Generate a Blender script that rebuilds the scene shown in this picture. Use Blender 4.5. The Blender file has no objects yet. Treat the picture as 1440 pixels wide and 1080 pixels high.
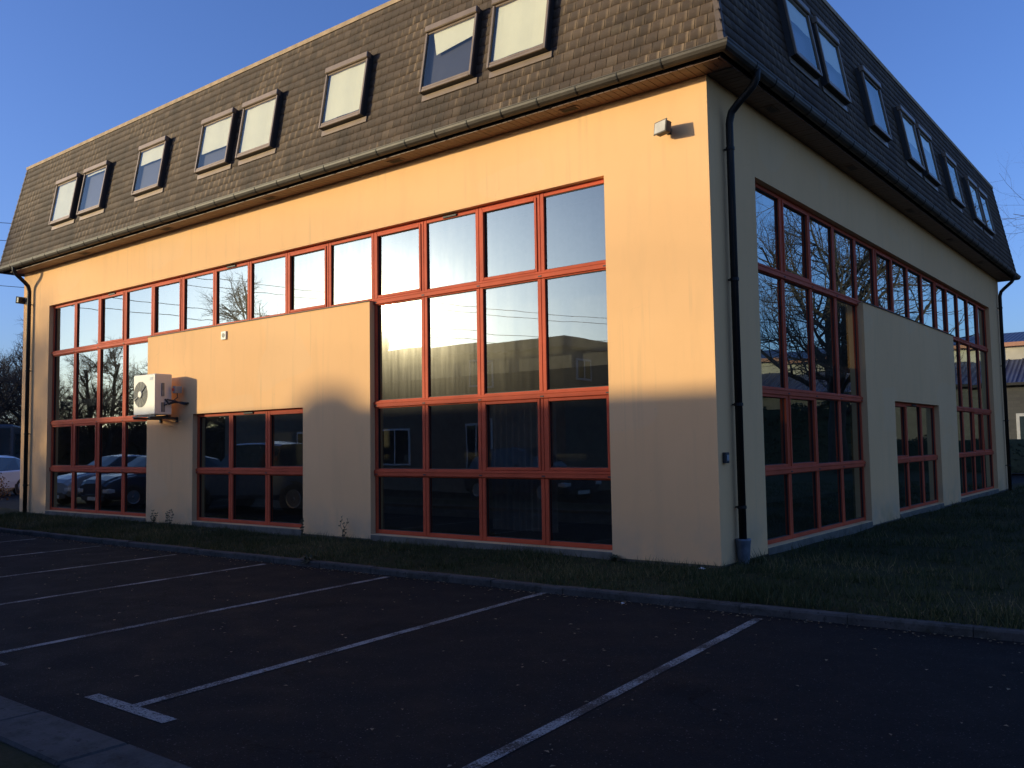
import bpy, math, random
import numpy as np
from mathutils import Vector, Matrix
random.seed(7)
rng = np.random.default_rng(7)
sc = bpy.context.scene
col = sc.collection
R = math.radians

# ------------------------------------------------------------------ helpers
class MB:
    """collects faces, then links them as one mesh object"""
    def __init__(s): s.v = []; s.f = []; s.uv = None; s.smooth = False
    def add(s, vs, fs):
        o = len(s.v); s.v += [tuple(p) for p in vs]; s.f += [tuple(i+o for i in f) for f in fs]; return s
    def quad(s, a, b, c, d): return s.add([a, b, c, d], [(0, 1, 2, 3)])
    def box(s, x0, x1, y0, y1, z0, z1, M=None, bev=0.0):
        if x0 > x1: x0, x1 = x1, x0
        if y0 > y1: y0, y1 = y1, y0
        if z0 > z1: z0, z1 = z1, z0
        if bev > 0:
            b = min(bev, (x1-x0)*.45, (y1-y0)*.45, (z1-z0)*.45)
            vs = []; idx = {}
            for i in (0, 1):
                for j in (0, 1):
                    for k in (0, 1):
                        X = (x0, x1)[i]; Y = (y0, y1)[j]; Z = (z0, z1)[k]
                        sx = b*(1-2*i); sy = b*(1-2*j); sz = b*(1-2*k)
                        idx[i, j, k, 0] = len(vs); vs.append((X, Y+sy, Z+sz))
                        idx[i, j, k, 1] = len(vs); vs.append((X+sx, Y, Z+sz))
                        idx[i, j, k, 2] = len(vs); vs.append((X+sx, Y+sy, Z))
            fs = []
            I = idx
            for i in (0, 1): fs.append((I[i,0,0,0], I[i,1,0,0], I[i,1,1,0], I[i,0,1,0]))
            for j in (0, 1): fs.append((I[0,j,0,1], I[1,j,0,1], I[1,j,1,1], I[0,j,1,1]))
            for k in (0, 1): fs.append((I[0,0,k,2], I[1,0,k,2], I[1,1,k,2], I[0,1,k,2]))
            for a in (0, 1):
                for c in (0, 1):
                    fs.append((I[a,c,0,0], I[a,c,1,0], I[a,c,1,1], I[a,c,0,1]))
                    fs.append((I[a,0,c,0], I[a,1,c,0], I[a,1,c,2], I[a,0,c,2]))
                    fs.append((I[0,a,c,1], I[1,a,c,1], I[1,a,c,2], I[0,a,c,2]))
            for i in (0, 1):
                for j in (0, 1):
                    for k in (0, 1): fs.append((I[i,j,k,0], I[i,j,k,1], I[i,j,k,2]))
        else:
            vs = [(x, y, z) for x in (x0, x1) for y in (y0, y1) for z in (z0, z1)]
            fs = [(0,1,3,2), (4,6,7,5), (0,4,5,1), (2,3,7,6), (0,2,6,4), (1,5,7,3)]
        if M is not None: vs = [tuple(M @ Vector(p)) for p in vs]
        return s.add(vs, fs)
    def tube(s, pts, rad, n=8, cap=True):
        pts = [Vector(p) for p in pts]
        if not isinstance(rad, (list, tuple)): rad = [rad]*len(pts)
        vs = []; fs = []
        prev = None
        for i, p in enumerate(pts):
            t = (pts[min(i+1, len(pts)-1)] - pts[max(i-1, 0)]).normalized()
            if prev is None:
                u = t.cross(Vector((0, 0, 1)))
                if u.length < .05: u = t.cross(Vector((1, 0, 0)))
                u.normalize()
            else:
                u = (prev - t*prev.dot(t)).normalized()
            prev = u; w = t.cross(u)
            for k in range(n):
                a = 2*math.pi*k/n
                vs.append(tuple(p + (u*math.cos(a) + w*math.sin(a))*rad[i]))
        for i in range(len(pts)-1):
            for k in range(n):
                k2 = (k+1) % n
                fs.append((i*n+k, i*n+k2, (i+1)*n+k2, (i+1)*n+k))
        if cap:
            fs.append(tuple(range(n))[::-1]); fs.append(tuple((len(pts)-1)*n+k for k in range(n)))
        return s.add(vs, fs)
    def lathe(s, prof, c, ax, n=24):
        """prof: [(r, h)] turned about axis ax through c"""
        ax = Vector(ax).normalized(); u = ax.cross(Vector((0, 0, 1)))
        if u.length < .05: u = Vector((1, 0, 0))
        u.normalize(); w = ax.cross(u); c = Vector(c); vs = []; fs = []
        for r, h in prof:
            for k in range(n):
                a = 2*math.pi*k/n
                vs.append(tuple(c + ax*h + (u*math.cos(a)+w*math.sin(a))*r))
        for i in range(len(prof)-1):
            for k in range(n):
                k2 = (k+1) % n; fs.append((i*n+k, i*n+k2, (i+1)*n+k2, (i+1)*n+k))
        fs.append(tuple(range(n))[::-1]); fs.append(tuple((len(prof)-1)*n+k for k in range(n)))
        return s.add(vs, fs)
    def build(s, name, mat, parent=None, smooth=False, recalc=True):
        me = bpy.data.meshes.new(name); me.from_pydata(s.v, [], s.f); 
        if recalc:
            import bmesh
            bm = bmesh.new(); bm.from_mesh(me); bmesh.ops.recalc_face_normals(bm, faces=bm.faces); bm.to_mesh(me); bm.free()
        if mat: me.materials.append(mat)
        if smooth:
            me.polygons.foreach_set('use_smooth', [True]*len(me.polygons))
        me.update()
        o = bpy.data.objects.new(name, me); col.objects.link(o)
        if parent: o.parent = parent
        return o

def fast_mesh(name, V, F, mat, parent=None, attr=None, uv=None):
    """V (n,3), F (m,k) arrays"""
    me = bpy.data.meshes.new(name)
    V = np.asarray(V, dtype=np.float32); F = np.asarray(F, dtype=np.int32)
    k = F.shape[1]
    me.vertices.add(len(V)); me.vertices.foreach_set('co', V.ravel())
    me.loops.add(F.size); me.loops.foreach_set('vertex_index', F.ravel())
    me.polygons.add(len(F)); me.polygons.foreach_set('loop_start', np.arange(0, F.size, k, dtype=np.int32))
    me.polygons.foreach_set('loop_total', np.full(len(F), k, dtype=np.int32))
    me.update(calc_edges=True)
    if attr is not None:
        a = me.attributes.new('rnd', 'FLOAT', 'POINT'); a.data.foreach_set('value', np.asarray(attr, dtype=np.float32))
    if uv is not None:
        l = me.uv_layers.new(name='UVMap'); l.data.foreach_set('uv', np.asarray(uv, dtype=np.float32).ravel())
    me.materials.append(mat)
    o = bpy.data.objects.new(name, me); col.objects.link(o)
    if parent: o.parent = parent
    return o

def tag(o, label=None, cat=None, group=None, kind=None):
    if label: o['label'] = label
    if cat: o['category'] = cat
    if group: o['group'] = group
    if kind: o['kind'] = kind
    return o
def empty(name, loc=(0, 0, 0), rz=0):
    o = bpy.data.objects.new(name, None); col.objects.link(o); o.location = loc; o.rotation_euler = (0, 0, rz)
    o.empty_display_size = .3; return o
def copy_tree(o, parent=None):
    c = o.copy(); col.objects.link(c); c.parent = parent
    for ch in [x for x in bpy.data.objects if x.parent == o]: copy_tree(ch, c)
    return c

# ------------------------------------------------------------------ materials
class NT:
    def __init__(s, name):
        s.m = bpy.data.materials.new(name); s.m.use_nodes = True; s.t = s.m.node_tree; s.t.nodes.clear()
        s.out = s.n('ShaderNodeOutputMaterial')
    def n(s, typ, **kw):
        x = s.t.nodes.new(typ)
        for k, v in kw.items():
            if hasattr(x, k) and k not in ('inputs',): setattr(x, k, v)
        return x
    def l(s, a, b): s.t.links.new(a, b)
    def coord(s, kind='Object'):
        return s.n('ShaderNodeTexCoord').outputs[kind]
    def mapping(s, vec, scale=(1, 1, 1), loc=(0, 0, 0)):
        m = s.n('ShaderNodeMapping'); m.inputs['Scale'].default_value = scale; m.inputs['Location'].default_value = loc
        s.l(vec, m.inputs['Vector']); return m.outputs[0]
    def noise(s, vec, scale, detail=4, rough=.55, dist=0):
        x = s.n('ShaderNodeTexNoise'); s.l(vec, x.inputs['Vector'])
        x.inputs['Scale'].default_value = scale; x.inputs['Detail'].default_value = detail
        x.inputs['Roughness'].default_value = rough; x.inputs['Distortion'].default_value = dist
        return x.outputs['Fac']
    def ramp(s, fac, stops):
        x = s.n('ShaderNodeValToRGB'); s.l(fac, x.inputs['Fac']); e = x.color_ramp.elements
        while len(e) < len(stops): e.new(.5)
        for i, (p, c) in enumerate(stops):
            e[i].position = p; e[i].color = (*c, 1) if len(c) == 3 else c
        return x.outputs['Color']
    def mr(s, fac, a, b, c, d):
        x = s.n('ShaderNodeMapRange'); s.l(fac, x.inputs[0])
        for i, v in enumerate((a, b, c, d)): x.inputs[i+1].default_value = v
        return x.outputs[0]
    def math(s, op, a, b=None):
        x = s.n('ShaderNodeMath', operation=op)
        for i, v in enumerate((a, b)):
            if v is None: continue
            if isinstance(v, (int, float)): x.inputs[i].default_value = v
            else: s.l(v, x.inputs[i])
        return x.outputs[0]
    def mix(s, fac, a, b, mode='MIX'):
        x = s.n('ShaderNodeMix', data_type='RGBA', blend_type=mode)
        for sock, v in ((x.inputs[0], fac), (x.inputs[6], a), (x.inputs[7], b)):
            if isinstance(v, (int, float)): sock.default_value = v
            elif isinstance(v, tuple): sock.default_value = (*v, 1) if len(v) == 3 else v
            else: s.l(v, sock)
        return x.outputs[2]
    def bump(s, h, strength=.3, dist=.01):
        x = s.n('ShaderNodeBump'); s.l(h, x.inputs['Height']); x.inputs['Strength'].default_value = strength
        x.inputs['Distance'].default_value = dist; return x.outputs[0]
    def bsdf(s, colr, rough=.8, normal=None, metal=0, spec=.5):
        b = s.n('ShaderNodeBsdfPrincipled')
        for nm, v in (('Base Color', colr), ('Roughness', rough), ('Metallic', metal)):
            if isinstance(v, tuple): b.inputs[nm].default_value = (*v, 1)
            elif isinstance(v, (int, float)): b.inputs[nm].default_value = v
            else: s.l(v, b.inputs[nm])
        b.inputs['Specular IOR Level'].default_value = spec
        if normal: s.l(normal, b.inputs['Normal'])
        return b.outputs[0]
    def done(s, sh): s.l(sh, s.out.inputs['Surface']); return s.m

def simple(name, c, rough=.6, metal=0, var=.12, scale=6, bump=.0, spec=.5):
    t = NT(name); co = t.coord(); n = t.noise(co, scale, 5)
    a = tuple(x*(1-var) for x in c); b = tuple(min(1, x*(1+var)) for x in c)
    cc = t.ramp(n, [(.3, a), (.7, b)])
    nr = t.bump(t.noise(co, scale*12, 3), bump) if bump else None
    return t.done(t.bsdf(cc, rough, nr, metal, spec))

M = {}
def stucco():
    t = NT('stucco'); co = t.coord()
    big = t.noise(co, .35, 5, .6); mid = t.noise(t.mapping(co, (3, 3, .6)), 1.1, 5)
    fine = t.noise(co, 60, 3)
    c = t.ramp(big, [(.3, (.86, .49, .22)), (.7, (.93, .54, .25))])
    streak = t.mr(mid, .52, .75, 0, .22)
    c = t.mix(streak, c, (.66, .40, .20))
    # splash dirt near the ground and mossy yellow patches
    z = t.n('ShaderNodeSeparateXYZ'); t.l(co, z.inputs[0])
    zz = z.outputs[2]
    low = t.mr(zz, .1, .75, 1, 0); low = t.math('MULTIPLY', low, t.mr(t.noise(co, 1.6, 5), .4, .7, .15, .85))
    c = t.mix(low, c, (.46, .36, .24))
    moss = t.math('MULTIPLY', t.mr(zz, .1, .45, 1, 0), t.mr(t.noise(co, .9, 3), .55, .68, 0, .7))
    c = t.mix(moss, c, (.33, .24, .11))
    patch = t.mr(t.noise(t.mapping(co, (1, 1, 1.6), (3, 1, 2)), .55, 2, .3), .60, .615, 0, .22); c = t.mix(patch, c, (.84, .545, .29))
    vc = t.n('ShaderNodeTexVoronoi', feature='DISTANCE_TO_EDGE'); wv_ = t.n('ShaderNodeVectorMath', operation='ADD'); nn = t.n('ShaderNodeTexNoise'); nn.inputs['Scale'].default_value = 1.3; nn.inputs['Detail'].default_value = 5; t.l(co, nn.inputs['Vector'])
    t.l(co, wv_.inputs[0]); t.l(nn.outputs['Color'], wv_.inputs[1]); t.l(wv_.outputs[0], vc.inputs['Vector']); vc.inputs['Scale'].default_value = .42
    crk = t.math('MULTIPLY', t.mr(vc.outputs['Distance'], .0, .004, 1, 0), t.mr(t.noise(co, .5, 2), .52, .62, 0, .18)); c = t.mix(crk, c, (.40, .25, .15))
    runs = t.math('MULTIPLY', t.mr(t.noise(t.mapping(co, (9, 9, .25)), 1.0, 4), .56, .7, 0, .3), t.mr(t.noise(co, .7, 3), .45, .6, 0, 1)); c = t.mix(runs, c, (.55, .36, .2))
    spots = t.mr(t.noise(co, 9, 2), .74, .78, 0, .35); c = t.mix(spots, c, (.4, .3, .2))
    c = t.mix(.25, c, t.ramp(fine, [(.35, (.45, .34, .23)), (.65, (.8, .62, .43))]), 'MULTIPLY') if False else c
    nr = t.bump(t.math('ADD', t.math('MULTIPLY', fine, .5), t.noise(co, 5, 3)), .35, .006)
    return t.done(t.bsdf(c, .92, nr, 0, .2))
M['stucco'] = stucco()

def tile_mat():
    t = NT('roof_slate'); uv = t.n('ShaderNodeUVMap').outputs[0]; co = t.coord()
    a = t.n('ShaderNodeAttribute'); a.attribute_name = 'rnd'; rnd = a.outputs['Fac']
    sx = t.n('ShaderNodeSeparateXYZ'); t.l(uv, sx.inputs[0]); u = sx.outputs[0]; v = sx.outputs[1]
    base = t.ramp(rnd, [(0, (.056, .032, .019)), (.45, (.074, .043, .026)), (.8, (.092, .055, .034)), (1, (.125, .08, .05))])
    base = t.mix(t.mr(t.noise(co, 14, 5), .3, .7, 0, .45), base, (.085, .062, .048))
    big = t.noise(co, .8, 4)
    wash = t.mr(u, .10, .30, 1, 0)
    wash2 = t.mr(u, .86, .97, 0, .7)
    top = t.mr(v, .8, 1.0, 0, .3)
    w = t.math('MAXIMUM', t.math('MAXIMUM', wash, wash2), top)
    w = t.math('MULTIPLY', w, t.mr(t.noise(co, 3.5, 3), .36, .6, .15, 1))
    w = t.math('MULTIPLY', w, t.mr(big, .44, .54, .08, .95))
    c = t.mix(t.math('MULTIPLY', w, .95), base, (.27, .18, .108))
    lich = t.mr(t.noise(co, 45, 3), .68, .74, 0, .5); c = t.mix(lich, c, (.3, .25, .18))
    dark = t.mr(t.noise(t.mapping(co, (2.5, 2.5, .7)), .8, 4), .54, .66, 0, .6); c = t.mix(dark, c, (.036, .023, .016))
    moss = t.mr(t.noise(co, 2.2, 5, .7), .62, .72, 0, .35); c = t.mix(moss, c, (.13, .10, .06))
    nr = t.bump(t.noise(co, 60, 4), .25, .004)
    return t.done(t.bsdf(c, .75, nr, 0, .35))
M['tile'] = tile_mat(); M['tile2'] = simple('hip_slate', (.115, .080, .060), .75, 0, .3, 6)

def soffit_mat():
    t = NT('soffit_boards'); co = t.coord()
    n = t.noise(t.mapping(co, (4, 4, 4)), 3, 4)
    return t.done(t.bsdf(t.ramp(n, [(.3, (.085, .034, .018)), (.7, (.14, .056, .029))]), .5))
M['soffit'] = soffit_mat()
M['gutter'] = simple('gutter_metal', (.045, .032, .021), .55, .2, .4, 3, .1)
M['pipe'] = simple('dark_pipe', (.014, .012, .011), .55, .0, .25, 5, 0, .3)
M['zinc'] = simple('zinc', (.16, .18, .21), .5, .5, .3, 9)
M['coping'] = simple('roof_coping', (.40, .27, .15), .8, 0, .3, 4, .2)
M['flatroof'] = simple('flat_roof_felt', (.07, .07, .07), .9)
def frame_mat():
    t = NT('red_window_frame'); co = t.coord()
    n = t.noise(co, 2.5, 5); f = t.noise(co, 40, 3)
    c = t.ramp(n, [(.3, (.46, .072, .028)), (.7, (.60, .094, .036))])
    c = t.mix(t.mr(t.noise(t.mapping(co, (1, 1, 3)), 6, 5), .55, .8, 0, .4), c, (.58, .12, .06))
    return t.done(t.bsdf(c, .6, t.bump(f, .06, .002), 0, .16))
M['frame'] = frame_mat()
M['gasket'] = simple('black_rubber', (.015, .014, .014), .6)
M['rwframe'] = simple('roof_window_aluminium', (.24, .17, .115), .45, .35, .12, 5)
M['rwside'] = simple('roof_window_dark_side', (.05, .045, .042), .5, .3, .1)
M['blind'] = simple('roller_blind_cream', (.88, .79, .50), .9, 0, .04, 2)
M['plinth'] = simple('plinth_concrete', (.13, .115, .09), .95, 0, .3, 5, .4)

def glass(name, ior, tint, rough2=.0, haze=.0, dirt=0., wav=.35):
    t = NT(name); co = t.coord()
    fr = t.n('ShaderNodeFresnel'); bf = t.n('ShaderNodeNewGeometry').outputs['Backfacing']; t.l(t.mr(bf, 0, 1, ior, 1/ior), fr.inputs['IOR'])
    wv = t.bump(t.noise(co, .9, 2, .4), wav, .012); 
    tr = t.n('ShaderNodeBsdfTransparent'); tr.inputs[0].default_value = (*tint, 1)
    gl = t.n('ShaderNodeBsdfGlossy'); gl.inputs['Roughness'].default_value = 0.0; gl.inputs[0].default_value = (.84, 1, .97, 1)
    t.l(wv, gl.inputs['Normal'])
    mx = t.n('ShaderNodeMixShader')
    if ior > 3:      # coated double glazing: mirror-like at grazing angles
        lw = t.n('ShaderNodeLayerWeight'); lw.inputs['Blend'].default_value = .5
        fc_ = t.math('ADD', t.math('MULTIPLY', t.math('POWER', lw.outputs['Facing'], 2.5), .85), .155)
    else: fc_ = fr.outputs[0]
    t.l(fc_, mx.inputs[0]); t.l(tr.outputs[0], mx.inputs[1]); t.l(gl.outputs[0], mx.inputs[2])
    s = mx.outputs[0]
    if haze:
        g2 = t.n('ShaderNodeBsdfGlossy'); g2.inputs['Roughness'].default_value = rough2; g2.inputs[0].default_value = (1, .95, .85, 1)
        m2 = t.n('ShaderNodeMixShader')
        streak = t.mr(t.noise(t.mapping(co, (9, 9, .6)), 2, 4), .3, .8, haze*.7, haze*1.4)
        t.l(streak, m2.inputs[0]); t.l(s, m2.inputs[1]); t.l(g2.outputs[0], m2.inputs[2]); s = m2.outputs[0]
    if dirt:
        d = t.n('ShaderNodeBsdfDiffuse'); d.inputs[0].default_value = (.5, .48, .42, 1)
        m3 = t.n('ShaderNodeMixShader')
        f = t.mr(t.noise(t.mapping(co, (10, 10, 1.2)), 2.2, 5), .4, .75, dirt*.3, dirt*1.7)
        t.l(f, m3.inputs[0]); t.l(s, m3.inputs[1]); t.l(d.outputs[0], m3.inputs[2]); s = m3.outputs[0]
    return t.done(s)
M['glass'] = glass('reflective_window_glass', 3.3, (.34, .35, .33), .16, .010, .008, .12)
M['roofglass'] = glass('roof_window_glass', 1.65, (.86, .88, .92), .1, 0, .01, .15)
M['carglass'] = simple('car_glass', (.02, .03, .035), .03, 0, .1, 3, 0, .9)

def asphalt():
    t = NT('asphalt'); co = t.coord()
    big = t.noise(co, .35, 5); mid = t.noise(co, 2.3, 5); fine = t.noise(co, 55, 3, .6)
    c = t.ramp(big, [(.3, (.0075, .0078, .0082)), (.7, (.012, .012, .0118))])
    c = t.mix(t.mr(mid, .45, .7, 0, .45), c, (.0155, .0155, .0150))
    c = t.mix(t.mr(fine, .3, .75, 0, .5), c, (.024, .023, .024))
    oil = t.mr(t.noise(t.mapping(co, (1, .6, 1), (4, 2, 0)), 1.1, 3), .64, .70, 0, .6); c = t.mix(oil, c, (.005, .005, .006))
    vc = t.n('ShaderNodeTexVoronoi', feature='DISTANCE_TO_EDGE'); wv_ = t.n('ShaderNodeVectorMath', operation='ADD'); nn = t.n('ShaderNodeTexNoise'); nn.inputs['Scale'].default_value = 2.2; nn.inputs['Detail'].default_value = 6; t.l(co, nn.inputs['Vector'])
    t.l(co, wv_.inputs[0]); t.l(nn.outputs['Color'], wv_.inputs[1]); t.l(wv_.outputs[0], vc.inputs['Vector']); vc.inputs['Scale'].default_value = .33
    crk = t.math('MULTIPLY', t.mr(vc.outputs['Distance'], .0, .005, 1, 0), t.mr(t.noise(co, .6, 2), .48, .56, 0, .8)); c = t.mix(crk, c, (.003, .003, .003))
    v = t.n('ShaderNodeTexVoronoi'); t.l(co, v.inputs['Vector']); v.inputs['Scale'].default_value = 30
    sel = t.n('ShaderNodeSeparateColor'); t.l(v.outputs['Color'], sel.inputs[0])
    chip = t.math('MULTIPLY', t.mr(v.outputs['Distance'], .10, .18, 1, 0), t.mr(sel.outputs[0], .90, .92, 0, 1))
    v2 = t.n('ShaderNodeTexVoronoi'); t.l(co, v2.inputs['Vector']); v2.inputs['Scale'].default_value = 75
    sel2 = t.n('ShaderNodeSeparateColor'); t.l(v2.outputs['Color'], sel2.inputs[0])
    chip2 = t.math('MULTIPLY', t.mr(v2.outputs['Distance'], .2, .35, 1, 0), t.mr(sel2.outputs[1], .88, .92, 0, .6))
    c = t.mix(t.math('MAXIMUM', chip, chip2), c, (.13, .12, .11))
    nr = t.bump(t.noise(co, 120, 3, .7), .6, .006)
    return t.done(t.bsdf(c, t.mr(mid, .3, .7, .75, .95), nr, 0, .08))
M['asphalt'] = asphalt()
def paint():
    t = NT('worn_white_paint'); co = t.coord()
    wear = t.noise(co, 75, 3, .8); w2 = t.noise(co, 3, 4)
    f = t.math('ADD', wear, t.math('MULTIPLY', t.math('SUBTRACT', w2, .5), .6))
    c = t.mix(t.mr(f, .47, .56, 0, 1), (.014, .014, .014), (.235, .235, .225))
    return t.done(t.bsdf(c, .85, t.bump(wear, .4, .004)))
M['paint'] = paint()
def kerb_mat():
    t = NT('kerb_concrete'); co = t.coord()
    n = t.noise(co, 2.2, 6, .65); f = t.noise(co, 50, 3, .7)
    c = t.ramp(n, [(.3, (.042, .040, .038)), (.7, (.085, .08, .075))])
    c = t.mix(t.mr(f, .55, .8, 0, .5), c, (.12, .11, .10))
    c = t.mix(t.mr(t.noise(co, 5, 5, .7), .5, .68, 0, .75), c, (.022, .024, .016))
    c = t.mix(t.mr(t.noise(co, 18, 3, .7), .6, .66, 0, .7), c, (.02, .019, .018))
    return t.done(t.bsdf(c, .95, t.bump(f, .5, .006), 0, .2))
M['kerb'] = kerb_mat()
def lawn_mat():
    t = NT('lawn_soil'); co = t.coord()
    n = t.noise(co, 1.4, 6, .7); f = t.noise(co, 22, 5, .7)
    c = t.ramp(n, [(.3, (.026, .026, .012)), (.5, (.034, .036, .015)), (.75, (.055, .045, .024))])
    c = t.mix(t.mr(f, .45, .7, 0, .5), c, (.06, .05, .03))
    return t.done(t.bsdf(c, 1, t.bump(f, .8, .03), 0, .1))
M['lawn'] = lawn_mat()
def blade_mat():
    t = NT('grass_blades'); a = t.n('ShaderNodeAttribute'); a.attribute_name = 'rnd'
    c = t.ramp(a.outputs['Fac'], [(0, (.028, .036, .012)), (.45, (.050, .062, .02)), (.7, (.085, .085, .03)), (1, (.22, .17, .08))])
    b = t.bsdf(c, .7, None, 0, .25); tl = t.n('ShaderNodeBsdfTranslucent'); t.l(c, tl.inputs[0])
    m = t.n('ShaderNodeMixShader'); m.inputs[0].default_value = .25; t.l(b, m.inputs[1]); t.l(tl.outputs[0], m.inputs[2])
    return t.done(m.outputs[0])
M['blade'] = blade_mat()
M['bark'] = simple('bark', (.04, .033, .027), .95, 0, .4, 5, .6)
M['twig'] = simple('twig_bark', (.055, .042, .034), .9, 0, .3, 5)
M['aircon'] = simple('aircon_casing', (.78, .72, .60), .5, 0, .06, 3)
M['dark'] = simple('dark_plastic', (.03, .03, .03), .5)
M['grey'] = simple('grey_plastic', (.32, .31, .30), .5)
M['redplastic'] = simple('red_plastic', (.6, .05, .03), .4)
M['lampglass'] = simple('floodlight_glass', (.55, .5, .42), .15)
M['white'] = simple('white_paper', (.75, .75, .72), .9)

# ------------------------------------------------------------------ office building
W = 18.72           # side of the square plan
A = {'L': 1.50, 'R': 1.39}
P = 1.13
Z0, Z1, Z2, Z3, Z5, ZM = .165, 1.133, 2.234, 3.913, 5.08, 2.252
ZT = 6.04
TH = .30            # wall thickness
REC = .10           # window recess

office = tag(empty('office_building', (0, 0, 0)), 'square two storey beige rendered office building with red window grids and brown slate mansard roof', 'office building')

def fpt(side, d, n, z):
    """point on a facade: d metres from the near corner, n metres outwards"""
    if side == 'L': return (-d, -n, z)
    if side == 'R': return (n, d, z)
def fbox(mb, side, d0, d1, n0, n1, z0, z1, bev=0):
    if side == 'L': mb.box(-d1, -d0, -n1, -n0, z0, z1, bev=bev)
    else: mb.box(n0, n1, d0, d1, z0, z1, bev=bev)

wall = MB()
for side in ('L', 'R'):
    a = A[side]
    ds = [0 if side == 'L' else 0, a, a+4*P, a+5.5*P, a+8.5*P, a+10*P, a+14*P, W]
    zs = [.085, Z0-.0, ZM, Z3, Z5, ZT]
    def open_(i, k):
        if k == 0 or k == 4: return False
        if i in (0, 6): return False
        if i in (1, 5): return True
        if k == 3: return True
        if i == 3 and k == 1: return True
        return False
    for i in range(7):
        for k in range(5):
            if open_(i, k): continue
            d0, d1, z0, z1 = ds[i], ds[i+1], zs[k], zs[k+1]
            wall.quad(fpt(side, d0, 0, z0), fpt(side, d1, 0, z0), fpt(side, d1, 0, z1), fpt(side, d0, 0, z1))
            e0 = TH if i == 0 else d0
            wall.quad(fpt(side, e0, -TH, z0), fpt(side, d1, -TH, z0), fpt(side, d1, -TH, z1), fpt(side, e0, -TH, z1))
            if i > 0 and open_(i-1, k): wall.quad(fpt(side, d0, 0, z0), fpt(side, d0, -TH, z0), fpt(side, d0, -TH, z1), fpt(side, d0, 0, z1))
            if i < 6 and open_(i+1, k): wall.quad(fpt(side, d1, 0, z0), fpt(side, d1, -TH, z0), fpt(side, d1, -TH, z1), fpt(side, d1, 0, z1))
            if k > 0 and open_(i, k-1): wall.quad(fpt(side, d0, 0, z0), fpt(side, d0, -TH, z0), fpt(side, d1, -TH, z0), fpt(side, d1, 0, z0))
            if k < 4 and open_(i, k+1): wall.quad(fpt(side, d0, 0, z1), fpt(side, d0, -TH, z1), fpt(side, d1, -TH, z1), fpt(side, d1, 0, z1))
# the two far sides, plain
wall.box(-W, -W+TH, TH, W, .085, ZT)
wall.box(-W+TH, -TH, W-TH, W, .085, ZT)
wall.quad((-W, 0, .085), (-W, TH, .085), (-W, TH, ZT), (-W, 0, ZT))
wall.quad((0, W, .085), (-TH, W, .085), (-TH, W, ZT), (0, W, ZT))
wall.build('wall', M['stucco'], office, recalc=False)

base = MB()
for o_ in (-.014,): base.box(-W-o_, o_, -o_, .2, -.4, .13); base.box(-.2, o_, .2, W+o_, -.4, .13); base.box(-W-o_, -W+.2, .2, W+o_, -.4, .13); base.box(-W+.2, -.2, W-.2, W+o_, -.4, .13)
base.build('plinth', M['plinth'], office)
pl = MB()
for side in ('L', 'R'):
    a = A[side]
    for d0, d1 in ((a, a+4*P), (a+5.5*P, a+8.5*P), (a+10*P, a+14*P)):
        fbox(pl, side, d0+.004, d1-.004, -.09, .012, -.3, Z0-.012, .008)
pl.build('window_sill', M['plinth'], office)

# windows ----------------------------------------------------------
def window_unit(side, d0, d1, z0, z1, bar=.062, sash=False, vent=False, k=0):
    f = MB(); g = .003
    if side == 'R': bar = .054
    n1, n0 = -REC, -REC-.07
    a0, a1, b0, b1 = d0+g, d1-g, z0+g, z1-g
    fbox(f, side, a0, a0+bar, n0, n1, b0, b1, .004); fbox(f, side, a1-bar, a1, n0, n1, b0, b1, .004)
    fbox(f, side, a0+bar, a1-bar, n0, n1-.002, b0, b0+bar, .004); fbox(f, side, a0+bar, a1-bar, n0, n1-.002, b1-bar, b1, .004)
    ii = bar
    if sash:
        s = .03; n2 = n1+.014
        fbox(f, side, a0+bar-.012, a0+bar+s, n0+.01, n2, b0+bar-.012, b1-bar+.012, .004)
        fbox(f, side, a1-bar-s, a1-bar+.012, n0+.01, n2, b0+bar-.012, b1-bar+.012, .004)
        fbox(f, side, a0+bar+s, a1-bar-s, n0+.01, n2-.002, b0+bar-.012, b0+bar+s, .004)
        fbox(f, side, a0+bar+s, a1-bar-s, n0+.01, n2-.002, b1-bar-s, b1-bar+.012, .004)
        ii += s
    fo = f.build('window', M['frame'], office)
    # pane, very slightly out of true like real glazing
    cx, cz = (d0+d1)/2, (z0+z1)/2; ta, tb = random.uniform(-.004, .004), random.uniform(-.0035, .0035)
    pts = []
    for dd, zz in ((a0+ii-.01, b0+ii-.01), (a1-ii+.01, b0+ii-.01), (a1-ii+.01, b1-ii+.01), (a0+ii-.01, b1-ii+.01)):
        n = -REC-.035 + (dd-cx)*ta + (zz-cz)*tb
        pts.append(fpt(side, dd, n, zz))
    p = MB(); p.quad(*(pts[::-1] if side == 'L' else pts)); p.build('pane', M['glass'], fo, recalc=False)
    gk = MB(); w = .009
    x0, x1, y0, y1 = a0+ii-.001, a1-ii+.001, b0+ii-.001, b1-ii+.001
    for q in ((x0, x0+w, y0, y1), (x1-w, x1, y0, y1), (x0+w, x1-w, y0, y0+w), (x0+w, x1-w, y1-w, y1)):
        fbox(gk, side, q[0], q[1], -REC-.034, -REC-.022, q[2], q[3])
    gk.build('gasket', M['gasket'], fo)
    if vent:
        v = MB(); c = (d0+d1)/2
        fbox(v, side, c-.14, c+.14, n1-.002, n1+.022, b1-.05, b1-.018, .004)
        v.build('trickle_vent', M['gasket'], fo)
    return fo

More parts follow.
